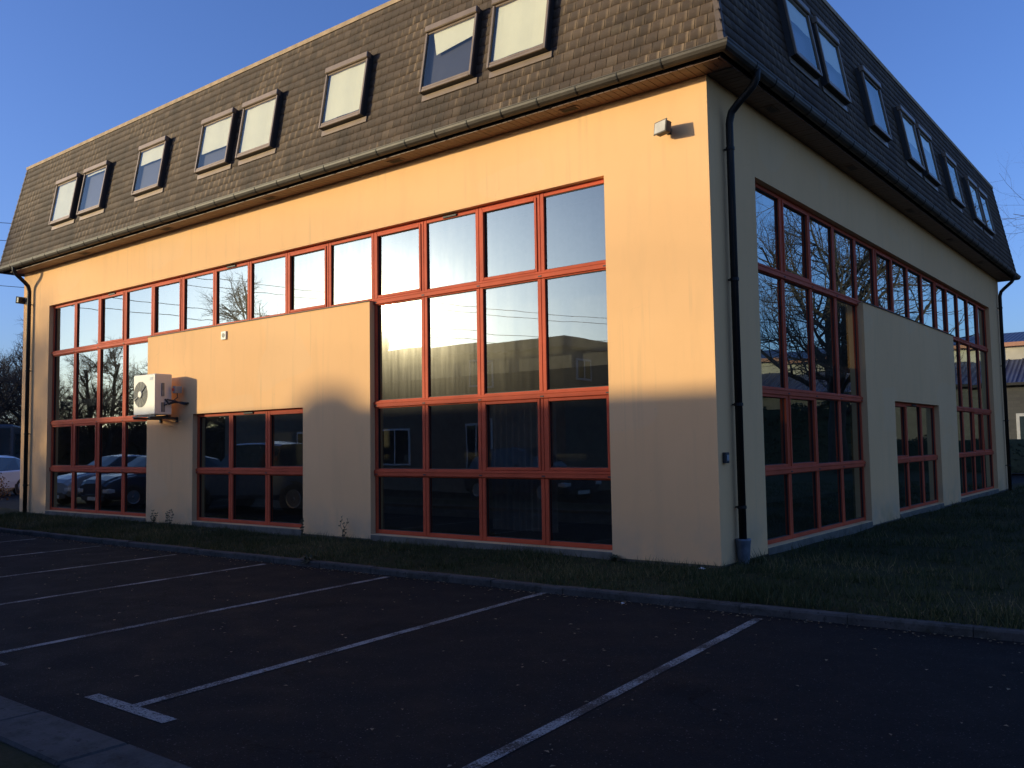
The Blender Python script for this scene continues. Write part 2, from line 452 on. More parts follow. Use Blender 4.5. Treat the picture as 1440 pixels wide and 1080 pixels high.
for side in ('L', 'R'):
    a = A[side]
    for i in range(14):
        d0, d1 = a+i*P, a+(i+1)*P
        window_unit(side, d0, d1, Z3, Z5, sash=(i in (1, 3, 5, 9, 11)) if side == 'L' else (i % 4 == 1), vent=(side == 'L' and i in (2, 7, 11)))
        if i < 4 or i >= 10:
            window_unit(side, d0, d1, Z2, Z3)
            window_unit(side, d0, d1, Z1, Z2, vent=(i in (2, 11)), sash=(i % 4 in (0, 1)))
            window_unit(side, d0, d1, Z0, Z1)
    for i in range(3):
        d0, d1 = a+(5.5+i)*P, a+(6.5+i)*P
        window_unit(side, d0, d1, Z1, ZM, vent=(i == 1), sash=(i == 0)); window_unit(side, d0, d1, Z0, Z1)
    # horizontal cover profiles with small drain caps
    def transom(d0, d1, z):
        t = MB(); fbox(t, side, d0+.004, d1-.004, -REC-.0, -REC+.028, z-.048, z+.048, .006)
        fbox(t, side, d0+.006, d1-.006, -REC+.026, -REC+.036, z+.012, z+.03, .003)
        o = t.build('transom', M['frame'], office)
        n = max(1, round((d1-d0)/P))
        for j in range(n+1):
            x = d0 + j*(d1-d0)/n; x = min(max(x, d0+.06), d1-.06)
            c = MB(); fbox(c, side, x-.028, x+.028, -REC+.029, -REC+.034, z-.030, z-.012); c.build('drain_cap', M['gasket'], o)
    for z in (Z1, Z2, Z3): transom(a, a+4*P, z); transom(a+10*P, a+14*P, z)
    transom(a+5.5*P, a+8.5*P, Z1)
    st = MB(); fbox(st, side, a+4*P+.003, a+10*P-.003, -REC-.0, .022, Z3-.0, Z3+.012)
    st.build('strip_sill', M['pipe'], office)

# inner rooms, dimly seen through the glass
M['inner'] = simple('inner_plaster', (.42, .38, .33), .9)
M['carpet'] = simple('inner_floor', (.08, .08, .08), .9)
r_ = MB(); r_.box(-W+TH+.01, -3.6, 3.6, 3.7, .12, ZT-.05); r_.box(-3.6, -3.5, 3.7, W-TH-.01, .12, ZT-.05)
r_.build('inner_wall', M['inner'], office)
r_ = MB(); r_.box(-W+TH+.01, -TH-.01, TH+.01, W-TH-.01, -.1, .10); r_.build('floor_slab', M['carpet'], office)
r_ = MB(); r_.box(-W+TH+.01, -TH-.01, TH+.16, W-TH-.01, 2.62, 2.80); r_.build('upper_floor', M['inner'], office)
d_ = MB(); d_.box(-6.2, -5.3, 3.52, 3.59, .12, 2.2, bev=.01); d_.build('inner_door', M['grey'], office)

# eaves --------------------------------------------------------------
def ring(prof, closed=True):
    """sweep (outset, z) profile round the square plan, mitred"""
    mb = MB(); n = len(prof)
    for cx, cy, sx, sy in ((0, 0, 1, -1), (0, W, 1, 1), (-W, W, -1, 1), (-W, 0, -1, -1)):
        for o, z in prof: mb.v.append((cx+sx*o, cy+sy*o, z))
    for c in range(4):
        c2 = (c+1) % 4
        for i in range(n if closed else n-1):
            j = (i+1) % n
            mb.f.append((c*n+i, c*n+j, c2*n+j, c2*n+i))
    return mb
sf = MB()
# soffit of narrow boards set crosswise
bw = .105
for side in ('L', 'R'):
    n = int(W/bw)
    for i in range(-3, n+4):
        d0 = i*bw; d1 = d0+bw-.008
        e0 = .03 if True else 0
        o0 = 0.004; o1 = .350
        m0, m1 = (d0, d1)
        if m0 < 0:   # mitred corner pieces
            if side == 'L':
                sf.box(-m1, -m0, -o1, -max(o0, -m1), ZT-.012+random.uniform(-.001, .001), ZT+.004)
            continue
        if m1 > W: 
            continue
        fbox(sf, side, m0, m1, o0, o1, ZT-.012+random.uniform(-.0015, .0015), ZT+.004)
sf.box(.004, .35, -.35, -.004, ZT-.006, ZT+.003)
sf.build('soffit', M['soffit'], office)
back = ring([(0.0, ZT+.006), (.351, ZT+.006), (.351, ZT+.02), (0.0, ZT+.02)]); back.build('soffit_backing', M['pipe'], office)
sv = 0
for side, lst in (('L', (1.9, 5.2, 8.4, 11.8, 15.2)), ('R', (1.6, 5.0, 8.6, 12.0, 15.4))):
    for d in lst:
        v = MB(); fbox(v, side, d-.15, d+.15, .12, .24, ZT-.022, ZT-.014, .003); 
        o = v.build('soffit_vent', M['soffit'], office)
        v = MB(); 
        for q in range(5): fbox(v, side, d-.12, d+.12, .135+q*.02, .143+q*.02, ZT-.026, ZT-.0225)
        v.build('vent_slot', M['gasket'], o)
fa = ring([(.352, ZT+.006), (.358, ZT+.006), (.358, ZT+.12), (.352, ZT+.12)]); fa.build('fascia', M['pipe'], office)
# half-round gutter
gp = []; gr = .082; gc = .436; gz = ZT+.120
for k in range(9):
    t = math.pi*k/8; gp.append((gc+gr*math.cos(t), gz-gr*1.28*math.sin(t)))
inner = [(gc+(gr-.006)*math.cos(math.pi*k/8), gz-(gr-.006)*1.28*math.sin(math.pi*k/8)) for k in range(8, -1, -1)]
bead = [(gc+gr+.007, gz+.004), (gc+gr+.007, gz-.008)]
gm = ring([bead[1]] + gp[0:] + inner + [bead[0]]); go = gm.build('gutter', M['gutter'], office, smooth=False)
def gjoint(side, d, w, r):
    jm = MB()
    pts = [(gc+r*math.cos(math.pi*k/8), gz-r*1.28*math.sin(math.pi*k/8)) for k in range(9)]
    vs = []
    for dd in (d-w, d+w):
        for o, z in pts: vs.append(fpt(side, dd, o, z))
    jm.add(vs, [(k, k+1, 9+k+1, 9+k) for k in range(8)] + [tuple(range(9)), tuple(range(17, 8, -1))])
    jm.build('gutter_bracket', M['pipe'], office)
for side in ('L', 'R'):
    d = .35
    while d < W+.2: gjoint(side, d, .009, gr+.006); d += .62

# mansard slope: base plane then real slates on it
RB, RT, ZB, ZR = .43, -.02, ZT+.13, 8.74
rf = ring([(RB-.02, ZB), (RT-.02, ZR), (RT-.35, ZR), (RT-.35, ZB)]); rf.build('roof', M['flatroof'], office)
rs = MB(); rs.box(-W-RT+.3, RT-.3, -RT+.3, W+RT-.3, ZR-.12, ZR-.02); rs.build('roof_deck', M['flatroof'], office)
cp = ring([(RT+.028, ZR-.03), (RT+.028, ZR+.045), (RT-.34, ZR+.045), (RT-.34, ZR-.03)]); cp.build('coping', M['coping'], office)

sl = math.hypot(RB-RT, ZR-ZB); rows = 18; rh = sl/rows
ux = (RT-RB)/sl; uz = (ZR-ZB)/sl      # up-slope direction (outset, z)
nx, nz = uz, -ux                       # outward normal
V, F, AT, UV = [], [], [], []
def slate(side, d0, d1, s0, s1, tilt=0, rnd=.5, top=.006):
    b = len(V)
    th = .004
    lo = .007+random.uniform(0, .003)
    def q(d, s, h):
        o = RB+ux*s+nx*h; z = ZB+uz*s+nz*h; return fpt(side, d, o, z)
    jz = random.uniform(-.004, .004)
    c = [(d0, s0+jz, lo), (d1, s0+jz+tilt, lo), (d1, s1, 0.0), (d0, s1, 0.0)]
    for d, s, h in c: V.append(q(d, s, h+th*.2))
    for d, s, h in c[:2]: V.append(q(d, s, -.004))
    fs = [(b, b+1, b+2, b+3), (b, b+4, b+5, b+1), (b, b+3, b+3, b+4), (b+1, b+5, b+5, b+2)]
    F.extend(fs[:2]); AT.extend([rnd]*6)
    UV.extend([(0, 0), (1, 0), (1, 1), (0, 1)]); UV.extend([(0, 0), (0, 0), (1, 0), (1, 0)])
for side in ('L', 'R', 'B', 'D'):
    if side in 'BD': continue
    for r in range(rows):
        s0 = r*rh; s1 = min(sl, s0+rh*1.12)
        o0 = RB+ux*s0; lo, hi = -o0-.0, W+o0
        w = .165; d = lo - (w*.5 if r % 2 else 0) 
        off = random.uniform(-.02, .02)
        while d < hi:
            ww = w
            a0, a1 = max(lo, d+.004+off), min(hi, d+ww-.004+off)
            if a1-a0 > .02: slate(side, a0, a1, s0, s1, random.uniform(-.003, .003), random.random()**1.2)
            d += ww
fast_mesh('slate_cladding', V, F, M['tile'], office, AT, UV)
# hips (metal flashing with lapped pieces)
for cx, cy, sx, sy in ((0, 0, 1, -1), (-W, 0, -1, -1), (0, W, 1, 1)):
    hp = MB()
    for r in range(rows):
        s0, s1 = r*rh, (r+1)*rh+.01
        def pp(s, h, e1, e2):
            o = RB+ux*s+h; z = ZB+uz*s
            return (cx+sx*(o-e1), cy+sy*(o-e2), z)
        h0, h1 = .019, .010
        hp.add([pp(s0, h0, 0, 0), pp(s1, h1, 0, 0), pp(s1, h1, .07, 0), pp(s0, h0, .07, 0), pp(s1, h1, 0, .07), pp(s0, h0, 0, .07)],
               [(0, 1, 2, 3), (0, 5, 4, 1)])
    hp.build('hip_slates', M['tile2'], office)

# roof windows --------------------------------------------------------
def rot_basis(side, d, s):
    o = RB+ux*s; z = ZB+uz*s
    c = Vector(fpt(side, d, o, z))
    if side == 'L': X = Vector((1, 0, 0)); Yv = Vector((0, -ux, uz)); N = Vector((0, -nx, nz))
    else: X = Vector((0, 1, 0)); Yv = Vector((ux, 0, uz)); N = Vector((nx, 0, nz))
    if side == 'L': pass
    m = Matrix((X, Yv, N)).transposed().to_4x4(); m.translation = c
    return m
def roof_window(side, d, blind):
    s = (7.36-ZB)/uz; m = rot_basis(side, d, s)
    w, h, dp = .515, .545, .125
    f = MB(); t = .044
    f.box(-w, -w+t, -h, h-.10, dp-.035, dp, m, .006); f.box(w-t, w, -h, h-.10, dp-.035, dp, m, .006)
    f.box(-w+t, w-t, -h, -h+.045, dp-.035, dp-.004, m, .006)
    f.box(-w+t, w-t, -h+.047, -h+.085, dp-.045, dp-.012, m, .006)
    f.box(-w-.008, w+.008, h-.098, h+.01, dp-.06, dp+.028, m, .012)
    f.box(-w+t, w-t, h-.13, h-.10, dp-.045, dp-.012, m, .005)
    fo = f.build('roof_window', M['rwframe'], office)
    k = MB(); b = .022
    k.box(-w+.004, -w+b, -h+.003, h, -.03, dp-.037, m); k.box(w-b, w-.004, -h+.003, h, -.03, dp-.037, m)
    k.box(-w+b, w-b, -h+.003, -h+b, -.03, dp-.037, m); k.box(-w+b, w-b, h-b, h, -.03, dp-.062, m)
    k.box(-w+b, w-b, -h+b, h-b, .02, .026, m)
    k.build('kerb_frame', M['rwside'], fo)
    fl = MB(); fl.box(-w-.02, w+.05, -h-.10, -h-.004, .008, .026, m, .004);
    fl.build('flashing', M['rwframe'], fo)
    p = MB(); z = dp-.022
    p.quad(*[tuple(m @ Vector(q)) for q in ((-w+t-.005, -h+.08, z), (w-t+.005, -h+.08, z), (w-t+.005, h-.11, z), (-w+t-.005, h-.11, z))])
    p.build('pane', M['roofglass'], fo, recalc=False)
    if blind:
        g = MB(); top = h-.115; x0, x1 = -w+t+.035, w-t-.004; z = dp-.05
        if blind == 'tilt':
            q = [(x0+.05, top-.0, z), (x1, top, z), (x1, top-.30, z), (x0+.16, top-.40, z)]
            g.quad(*[tuple(m @ Vector(v)) for v in q])
        else:
            n = 8; bot = top-blind*(top+h-.10)
            for i in range(n):
                a, b2 = x0+(x1-x0)*i/n, x0+(x1-x0)*(i+1)/n
                za = z-.004*math.sin(i*1.3); zb = z-.004*math.sin((i+1)*1.3)
                g.quad(*[tuple(m @ Vector(v)) for v in ((a, bot, za), (b2, bot, zb), (b2, top, zb), (a, top, za))])
        g.build('blind', M['blind'], fo)
for d, b in zip((15.97, 14.62, 12.25, 9.93, 8.60, 6.26, 3.94, 2.62), (1, .06, .36, .68, 1, .97, 'tilt', .98)): roof_window('L', d, b)
for d, b in zip((2.46, 3.78, 6.05, 8.38, 9.70, 12.02, 14.33, 15.62), (.4, .55, 0, .6, .3, 0, .5, 0)): roof_window('R', d, b)

# downpipes ----------------------------------------------------------------
def downpipe(side, d, shoe=False, wob=0.):
    pts = [fpt(side, d+wob, .465, ZT+.07), fpt(side, d+wob*.9, .455, ZT-.04), fpt(side, d+wob*.7, .40, ZT-.13), fpt(side, d+wob*.3, .20, ZT-.30), fpt(side, d, .12, ZT-.38), fpt(side, d, .085, ZT-.50)]
    dense = []
    for i in range(len(pts)-1):
        for k in range(3):
            t = k/3; dense.append(tuple(pts[i][j]*(1-t)+pts[i+1][j]*t for j in range(3)))
    dense += [fpt(side, d, .085, ZT-.52), fpt(side, d, .085, .35 if shoe else .0)]
    mb = MB(); mb.tube(dense, .047, 12)
    o = mb.build('downpipe', M['pipe'], office, smooth=True)
    for z in (5.2, 3.55, 2.0, .75):
        c = MB(); c.lathe([(.05, -.02), (.056, -.018), (.056, .018), (.05, .02)], fpt(side, d, .085, z), (0, 0, 1), 12); fbox(c, side, d-.012, d+.012, 0.002, .05, z-.01, z+.01); c.build('pipe_clip', M['pipe'], o)
    if shoe:
        s = MB(); s.lathe([(.062, -.25), (.066, -.05), (.078, .02), (.088, .16), (.094, .2), (.094, .22), (.086, .22)], fpt(side, d, .085, .15), (0, 0, 1), 16)
        s.build('pipe_shoe', M['zinc'], o, smooth=True)
downpipe('R', .44, True, .0)
downpipe('R', W-.30)
downpipe('L', W-.50)
v = MB(); v.box(-10.13, -9.97, -.03, -.002, 3.63, 3.79, bev=.006); vo = v.build('wall_vent', M['aircon'], office)
v = MB(); v.lathe([(.045, 0), (.045, .004)], (-10.05, -.0305, 3.71), (0, -1, 0), 16); v.build('vent_hole', M['dark'], vo)

# ------------------------------------------------------------------ things on the walls
ac = tag(empty('air_conditioner', (-11.94, 0, 2.25)), 'cream outdoor air conditioning unit bracketed to the wall left of the middle window', 'air conditioner')
X0, X1, YB, YF, H = -.40, .40, -.19, -.55, .80
c = MB(); c.box(X0, X1, YF, YB, 0, H, bev=.012); c.box(X0+.55, X1+.002, YF-.004, YF+.05, .02, H-.02, bev=.004)
cas = c.build('casing', M['aircon'], ac)
c = MB(); c.box(X1+.003, X1+.02, -.42, -.36, .36, .62, bev=.004); c.box(X1+.003, X1+.012, -.42, -.34, .05, .24, bev=.003); c.build('side_grip', M['zinc'], cas)
c = MB(); c.box(X1-.19, X1-.07, YF-.008, YF-.0045, H-.12, H-.06); c.build('badge', M['white'], cas)
fc = (-.13, YF, .41); fr_ = .255
c = MB(); c.lathe([(fr_, 0), (fr_, .003)], (fc[0], YF-.001, fc[2]), (0, -1, 0), 40); fan = c.build('fan_opening', M['dark'], ac)
c = MB()
for k in range(1, 9):
    rr = fr_*k/8.5; pts = [(fc[0]+rr*math.cos(t), YF-.012, fc[2]+rr*math.sin(t)) for t in [2*math.pi*i/32 for i in range(33)]]
    c.tube(pts, .0022, 4, False)
for k in range(12):
    t = 2*math.pi*k/12; c.tube([(fc[0]+.06*math.cos(t), YF-.014, fc[2]+.06*math.sin(t)), (fc[0]+(fr_+.01)*math.cos(t+.25), YF-.010, fc[2]+(fr_+.01)*math.sin(t+.25))], .0028, 4)
for t in (math.radians(38), math.radians(208)):
    c.tube([(fc[0], YF-.016, fc[2]), (fc[0]+fr_*math.cos(t), YF-.014, fc[2]+fr_*math.sin(t))], .009, 5)
c.build('grille', M['grey'], fan)
c = MB(); c.lathe([(.068, 0), (.066, .012), (.05, .016)], (fc[0], YF-.012, fc[2]), (0, -1, 0), 20); c.build('fan_hub', M['aircon'], fan)
c = MB()
for x in (-.30, .30): c.box(x-.02, x+.02, -.60, -.003, -.085, -.045, bev=.003); c.tube([(x, -.50, -.08), (x, -.02, -.42)], .014, 6) if False else None; c.box(x-.02, x+.02, -.04, -.003, -.15, -.045, bev=.003)
c.box(-.42, .42, -.56, -.53, -.044, -.012, bev=.003); c.box(-.42, .42, -.24, -.21, -.044, -.012, bev=.003)
for x in (-.28, .28):
    for y in (-.545, -.225): c.lathe([(.022, -.012), (.022, .0)], (x, y, 0), (0, 0, 1), 8)
c.build('bracket', M['dark'], ac)
c = MB(); c.box(.46, .55, -.22, -.06, .42, .56, bev=.008); sw = c.build('isolator_switch', M['grey'], ac)
c = MB(); c.lathe([(.03, 0), (.028, .02)], (.505, -.221, .49), (0, -1, 0), 12); c.build('switch_knob', M['redplastic'], sw)
c = MB(); c.tube([(.41, -.3, .3), (.47, -.28, .28), (.52, -.18, .26), (.56, -.10, .22), (.62, -.05, .2), (.62, .0, .2)], .014, 8); c.tube([(.41, -.34, .3), (.48, -.3, .2), (.50, -.2, .24), (.55, -.08, .24), (.68, -.035, .22), (.68, .0, .22)], .018, 8)
c.tube([(.505, -.14, .42), (.505, -.13, .34), (.48, -.2, .28), (.42, -.3, .3)], .009, 6)
c.tube([(.41, -.36, .18), (.5, -.30, .22), (.56, -.2, .27)], .012, 6)
c.build('refrigerant_pipe', M['dark'], ac)

M['bronze'] = simple('weathered_bronze_casing', (.10, .075, .05), .6)
def floodlight(loc, rz, label, housing):
    f = empty('floodlight', loc, rz); tag(f, label, 'floodlight', 'floodlights on the wall')
    tm = Matrix.Translation((0, -.15, .0)) @ Matrix.Rotation(R(-18), 4, 'Z') @ Matrix.Rotation(R(-8), 4, 'X')
    b = MB(); b.box(-.10, .10, -.05, .045, -.075, .075, tm, .015); b.box(-.112, .112, -.062, -.048, -.087, .087, tm, .006)
    for k in range(4): b.box(-.08+k*.045, -.07+k*.045, -.03, .03, .074, .088, tm)
    h = b.build('housing', housing, f)
    b = MB(); b.box(-.094, .094, -.0655, -.0625, -.069, .069, tm); b.build('lens', M['lampglass'], h)
    b = MB(); b.box(-.03, .03, -.02, -.002, -.04, .04, bev=.004); b.tube([(0, -.015, 0), (0, -.07, -.02), (0, -.11, -.03)], .018, 8); b.build('wall_bracket', M['dark'], f)
    return f
floodlight((-.52, 0, 5.44), 0, 'small cream faced floodlight high on the sunlit wall beside the near corner', M['bronze'])
floodlight((-W+.16, 0, 5.36), R(-62), 'small black floodlight high on the far left end of the wall beside the downpipe', M['dark'])

kb = tag(empty('key_box', (0, .16, 1.29)), 'small dark box screwed to the shaded side wall next to the corner downpipe', 'key box')
c = MB(); c.box(.002, .05, -.05, .05, 0, .13, bev=.008); c.build('box_body', M['dark'], kb); c = MB(); c.box(.051, .056, -.03, .03, .03, .1, bev=.002); c.build('box_face', M['grey'], kb)

# things inside
cu = MB(); vs = []
n = 60; x0, x1 = -3.9, -2.7
for i in range(n):
    a, b = x0+(x1-x0)*i/n, x0+(x1-x0)*(i+1)/n
    cu.quad((a, .5+.03*math.sin(i*1.1), .3), (b, .5+.03*math.sin((i+1)*1.1), .3), (b, .5+.03*math.sin((i+1)*1.1), 2.2), (a, .5+.03*math.sin(i*1.1), 2.2))
tag(cu.build('curtain', simple('curtain_cloth', (.5, .45, .4), .9)), 'pale gathered curtain behind the third pane from the right in the lower window row', 'curtain')

# ------------------------------------------------------------------ ground
ZA = -.08
g = MB(); g.quad((-400, -400, -.16), (400, -400, -.16), (400, 400, -.16), (-400, 400, -.16))
tag(g.build('ground', M['lawn']), kind='structure')
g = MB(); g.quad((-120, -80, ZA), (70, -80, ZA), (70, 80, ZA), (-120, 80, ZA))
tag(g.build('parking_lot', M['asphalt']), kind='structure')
kline = [(-60, -2.15), (-40, -2.08), (-15, -1.93), (-8, -1.90), (-1.2, -1.85), (3.4, -1.68), (8, -1.40), (16, -.6), (30, 1.2)]
def ky(x):
    for (a, b), (c_, d) in zip(kline, kline[1:]):
        if a <= x <= c_: return b+(d-b)*(x-a)/(c_-a)
    return kline[-1][1]
# kerb stones, jointed every metre
k = MB(); x = -38.
while x < 26:
    L_ = 1.0; xa, xb = x+.003, x+L_-.003; ya, yb = ky(xa), ky(xb); jz = random.uniform(-.006, .006); jy = random.uniform(-.006, .006)
    w = .13; zt = 0.0+jz; b = .018
    pr = lambda y: [(y+jy, ZA-.1), (y+jy+.004, zt-b), (y+jy+b, zt), (y+jy+w, zt), (y+jy+w, ZA-.1)]
    A_, B_ = pr(ya), pr(yb)
    k.add([(xa, p[0], p[1]) for p in A_]+[(xb, p[0], p[1]) for p in B_], [(0, 1, 6, 5), (1, 2, 7, 6), (2, 3, 8, 7), (3, 4, 9, 8), (0, 4, 3, 2, 1), (5, 6, 7, 8, 9)])
    x += L_
tag(k.build('kerb', M['kerb']), kind='structure')
def hz(x, y):
    """lawn height"""
    base = ky(x)+.12
    t = min(1, max(0, (y-base)/1.6))
    return -.012 + .068*t + .012*math.sin(x*1.7+y)+.01*math.sin(y*2.3-x*.6)
LV, LF = [], []
xs = np.concatenate([np.arange(-38, -20, 1.), np.arange(-20, 14, .35), np.arange(14, 27, 1.)])
tt = np.concatenate([np.linspace(0, 1, 9)*2.4, np.arange(3, 26, .9), np.arange(26, 60, 4)])
for x in xs:
    for t in tt:
        y = ky(x)+.12+t; LV.append((x, y, hz(x, y) if t > 0 else -.02))
nt = len(tt)
for i in range(len(xs)-1):
    for j in range(nt-1): LF.append((i*nt+j, (i+1)*nt+j, (i+1)*nt+j+1, i*nt+j+1))
# the lawn stops at the left end of the building; behind is the far car park
LFk = []
for f in LF:
    cx = sum(LV[i][0] for i in f)/4; cy = sum(LV[i][1] for i in f)/4
    if cx < -19.5 and cy > 0.6: continue
    if -W+.3 < cx < -.3 and cy > .5: continue
    LFk.append(f)
tag(fast_mesh('lawn', LV, LFk, M['lawn']), kind='structure')
# second kerb at the bottom left, with planted bed behind
k = MB(); x = -30.
while x < 24:
    k.box(x+.002, x+.998, -7.66+random.uniform(-.004, .004), -7.28+random.uniform(-.004, .004), ZA-.08, 0+random.uniform(-.004, .004), bev=.015); x += 1
k.box(-30, 24, -9.56, -9.44, ZA-.08, -.004, bev=.01)
tag(k.build('island_kerb', M['kerb']), kind='structure')
g = MB(); g.box(-30, 24, -9.44, -7.66, -.1, -.02); tag(g.build('island_bed', M['lawn']), kind='structure')

# painted bay lines
def marking(p, q, w):
    p, q = Vector(p), Vector(q); n = Vector((-(q-p).y, (q-p).x)).normalized()*w/2; m = MB(); z = ZA+.004
    m.quad((*(p+n), z), (*(q+n), z), (*(q-n), z), (*(p-n), z)); tag(m.build('road_marking', M['paint']), kind='structure')
ends = [(3.75, -1.80), (1.26, -1.92), (-1.24, -1.84), (-3.60, -1.94), (-6.0, -2.03), (-8.18, -2.09), (-10.5, -2.12), (-12.9, -2.14), (-15.3, -2.16), (-17.7, -2.17), (-20.1, -2.2), (-22.5, -2.2), (6.2, -1.6)]
for ex, ey in ends:
    sx = ex+.36; sy = -6.76
    marking((ex, ey), (sx, sy), .085)
    m0 = Vector((sx, sy-.05)); marking((m0.x-.48, m0.y-.0), (m0.x+.48, m0.y-.0), .10)

# grass blades: clumps thick by the kerb and wall, thinning far away
def blades(name, n, fx, hmin, hmax, wd):
    V = np.zeros((n*3, 3)); At = np.zeros(n*3)
    P_ = fx(n); 
    ang = rng.uniform(0, 2*np.pi, n); h = rng.uniform(hmin, hmax, n)*(.45+.9*rng.random(n)**2)*(1+.55*np.sin(P_[:, 0]*2.9+P_[:, 1])*np.sin(P_[:, 1]*3.7)); lean = rng.normal(0, .45, (n, 2))
    dx = np.cos(ang)*wd; dy = np.sin(ang)*wd
    V[0::3] = P_ + np.stack([dx, dy, -0.01+0*dx], 1); V[1::3] = P_ + np.stack([-dx, -dy, -0.01+0*dx], 1)
    V[2::3] = P_ + np.stack([lean[:, 0]*h, lean[:, 1]*h, h], 1)
    r = np.clip(rng.normal(.45, .25, n) + .25*np.sin(P_[:, 0]*1.3)*np.sin(P_[:, 1]*1.9), 0, 1)
    At[0::3] = r; At[1::3] = r; At[2::3] = r
    F_ = np.arange(n*3).reshape(n, 3)
    return V, F_, At
def pts_strip(n):
    out = []
    cl = [(random.uniform(-18.5, 1), random.random()) for _ in range(900)]
    while len(out) < n:
        if random.random() < .55:
            c0 = random.choice(cl); x = random.gauss(c0[0], .06); y = ky(max(-37, min(25, c0[0])))+.12+c0[1]*1.75+random.gauss(0, .06)
        else:
            x = random.uniform(-19, 1.2); y = ky(x)+.10+1.8*random.random()**.9
        if y > -.02 and x < .02: continue
        if y < ky(x)+.08: continue
        out.append((x, y, hz(x, y)))
    return np.array(out)
def pts_side(n):
    out = []
    cl = [(random.uniform(0, 1)**1.3, random.random()) for _ in range(1600)]
    while len(out) < n:
        if random.random() < .5:
            a, b = random.choice(cl); x = .05+a*9+random.gauss(0, .07); y = -1.5+b**1.6*22+random.gauss(0, .07)
        else:
            x = .05+9*random.random(); y = -1.6+24*random.random()**1.6
        if y < ky(x)+.09: continue
        if x < .1 and y > 0: continue
        out.append((x, y, hz(x, y)))
    return np.array(out)
Vs, Fs, As = [], [], []; o_ = 0
for (n, fx, h0, h1, wd) in ((52000, pts_strip, .025, .10, .005), (80000, pts_side, .025, .12, .006)):
    v_, f_, a_ = blades('', n, fx, h0, h1, wd); Vs.append(v_); Fs.append(f_+o_); As.append(a_); o_ += len(v_)
tag(fast_mesh('grass', np.concatenate(Vs), np.concatenate(Fs), M['blade'], None, np.concatenate(As)), 'short rough green grass between the kerb and the building', 'grass', kind='stuff')

# weeds ---------------------------------------------------------------
M['weed'] = simple('weed_leaf', (.045, .05, .022), .8); M['drystem'] = simple('dry_stem', (.11, .08, .045), .9)
def stem_weed(x, y, h, label, n=3):
    w = MB(); lf = MB(); z = hz(x, y)
    for i in range(n):
        a = random.uniform(0, 6.28); pts = [(x+random.gauss(0, .02), y+random.gauss(0, .02), z)]
        hh = h*random.uniform(.6, 1)
        for k in range(1, 6):
            p = pts[-1]; pts.append((p[0]+random.gauss(.0, .018), p[1]+random.gauss(0, .012), z+hh*k/5))
        w.tube(pts, [.005, .0045, .004, .0035, .003, .002], 4)
        for p in pts[1:]:
            for q in range(3):
                t = random.uniform(0, 6.28); e = (p[0]+.035*math.cos(t), p[1]+.035*math.sin(t), p[2]+random.uniform(-.01, .03))
                m = tuple((p[j]+e[j])/2 for j in range(3)); lf.add([p, (m[0], m[1], m[2]+.012), e, (m[0], m[1], m[2]-.012)], [(0, 1, 2, 3)])
    o = empty('weed', (0, 0, 0)); tag(o, label, 'weed', 'weeds along the wall foot')
    w.build('stem', M['drystem'], o); lf.build('foliage', M['weed'], o, recalc=False)
stem_weed(-7.55, -.14, .42, 'tall thin dry weed just right of the lower middle window')
stem_weed(-6.55, -.12, .36, 'tall branching weed at the foot of the wall panel left of the big window')
stem_weed(-12.25, -.15, .30, 'pair of thin weeds under the air conditioning unit', 4)
stem_weed(-11.7, -.14, .34, 'brownish weed at the wall foot left of the lower middle window', 4)
def leafy(x, y, r, label, n=26):
    lf = MB(); z = hz(x, y) if y > ky(x)+.1 else ZA
    for i in range(n):
        a = random.uniform(0, 6.28); L_ = r*random.uniform(.6, 1.1); up = random.uniform(.3, 1.2)*L_
        t = Vector((math.cos(a), math.sin(a), 0)); s = Vector((-t.y, t.x, 0))*r*.12
        b = Vector((x, y, z)); m = b+t*L_*.5+Vector((0, 0, up*.75)); e = b+t*L_+Vector((0, 0, up*.6))
        lf.add([tuple(b-s*.4), tuple(b+s*.4), tuple(m+s), tuple(m-s)], [(0, 1, 2, 3)]); lf.add([tuple(m-s), tuple(m+s), tuple(e)], [(0, 1, 2)])
    tag(lf.build('weed', M['weed'], None, recalc=False), label, 'weed', 'leafy weeds')
leafy(-5.3, -1.82, .16, 'leafy green clump spilling over the kerb between the fourth and fifth painted lines', 60)
leafy(-1.42, -.10, .13, 'small leafy weed at the wall foot under the right end of the big window')
leafy(-9.6, -.5, .11, 'low leafy clump in the grass before the lower middle window')

def litter(x, y, s, label, mat):
    m = MB(); z = (hz(x, y) if y > ky(x)+.1 else ZA)+.012
    n = 5; g_ = [[(x+(i/n-.5)*s+random.gauss(0, s*.06), y+(j/n-.5)*s*.7+random.gauss(0, s*.06), z+abs(random.gauss(0, s*.12))) for j in range(n)] for i in range(n)]
    for i in range(n-1):
        for j in range(n-1): m.quad(g_[i][j], g_[i+1][j], g_[i+1][j+1], g_[i][j+1])
    tag(m.build('litter', mat, None, recalc=False), label, 'litter', 'scraps of litter')
litter(-.16, -.16, .10, 'crumpled white paper scrap in the grass at the near corner of the building', M['white'])
litter(-.15, -1.98, .04, 'small white scrap on the asphalt against the kerb', M['white'])
M['leaf'] = simple('dead_leaf', (.22, .16, .09), .9, 0, .4, 30)
lm = MB()
for i in range(1100):
    x = random.uniform(-16, 4.5); y = (-1.98-5*random.random()**1.5) if i < 480 else ky(x)-.03-abs(random.gauss(0, .09))
    s = random.uniform(.008, .022); a = random.uniform(0, 6.28); z = ZA+.008
    c_, s_ = math.cos(a)*s, math.sin(a)*s
    lm.add([(x-c_, y-s_, z), (x+s_*.6, y-c_*.6, z+.004), (x+c_, y+s_, z+.001), (x-s_*.6, y+c_*.6, z+.006)], [(0, 1, 2, 3)])
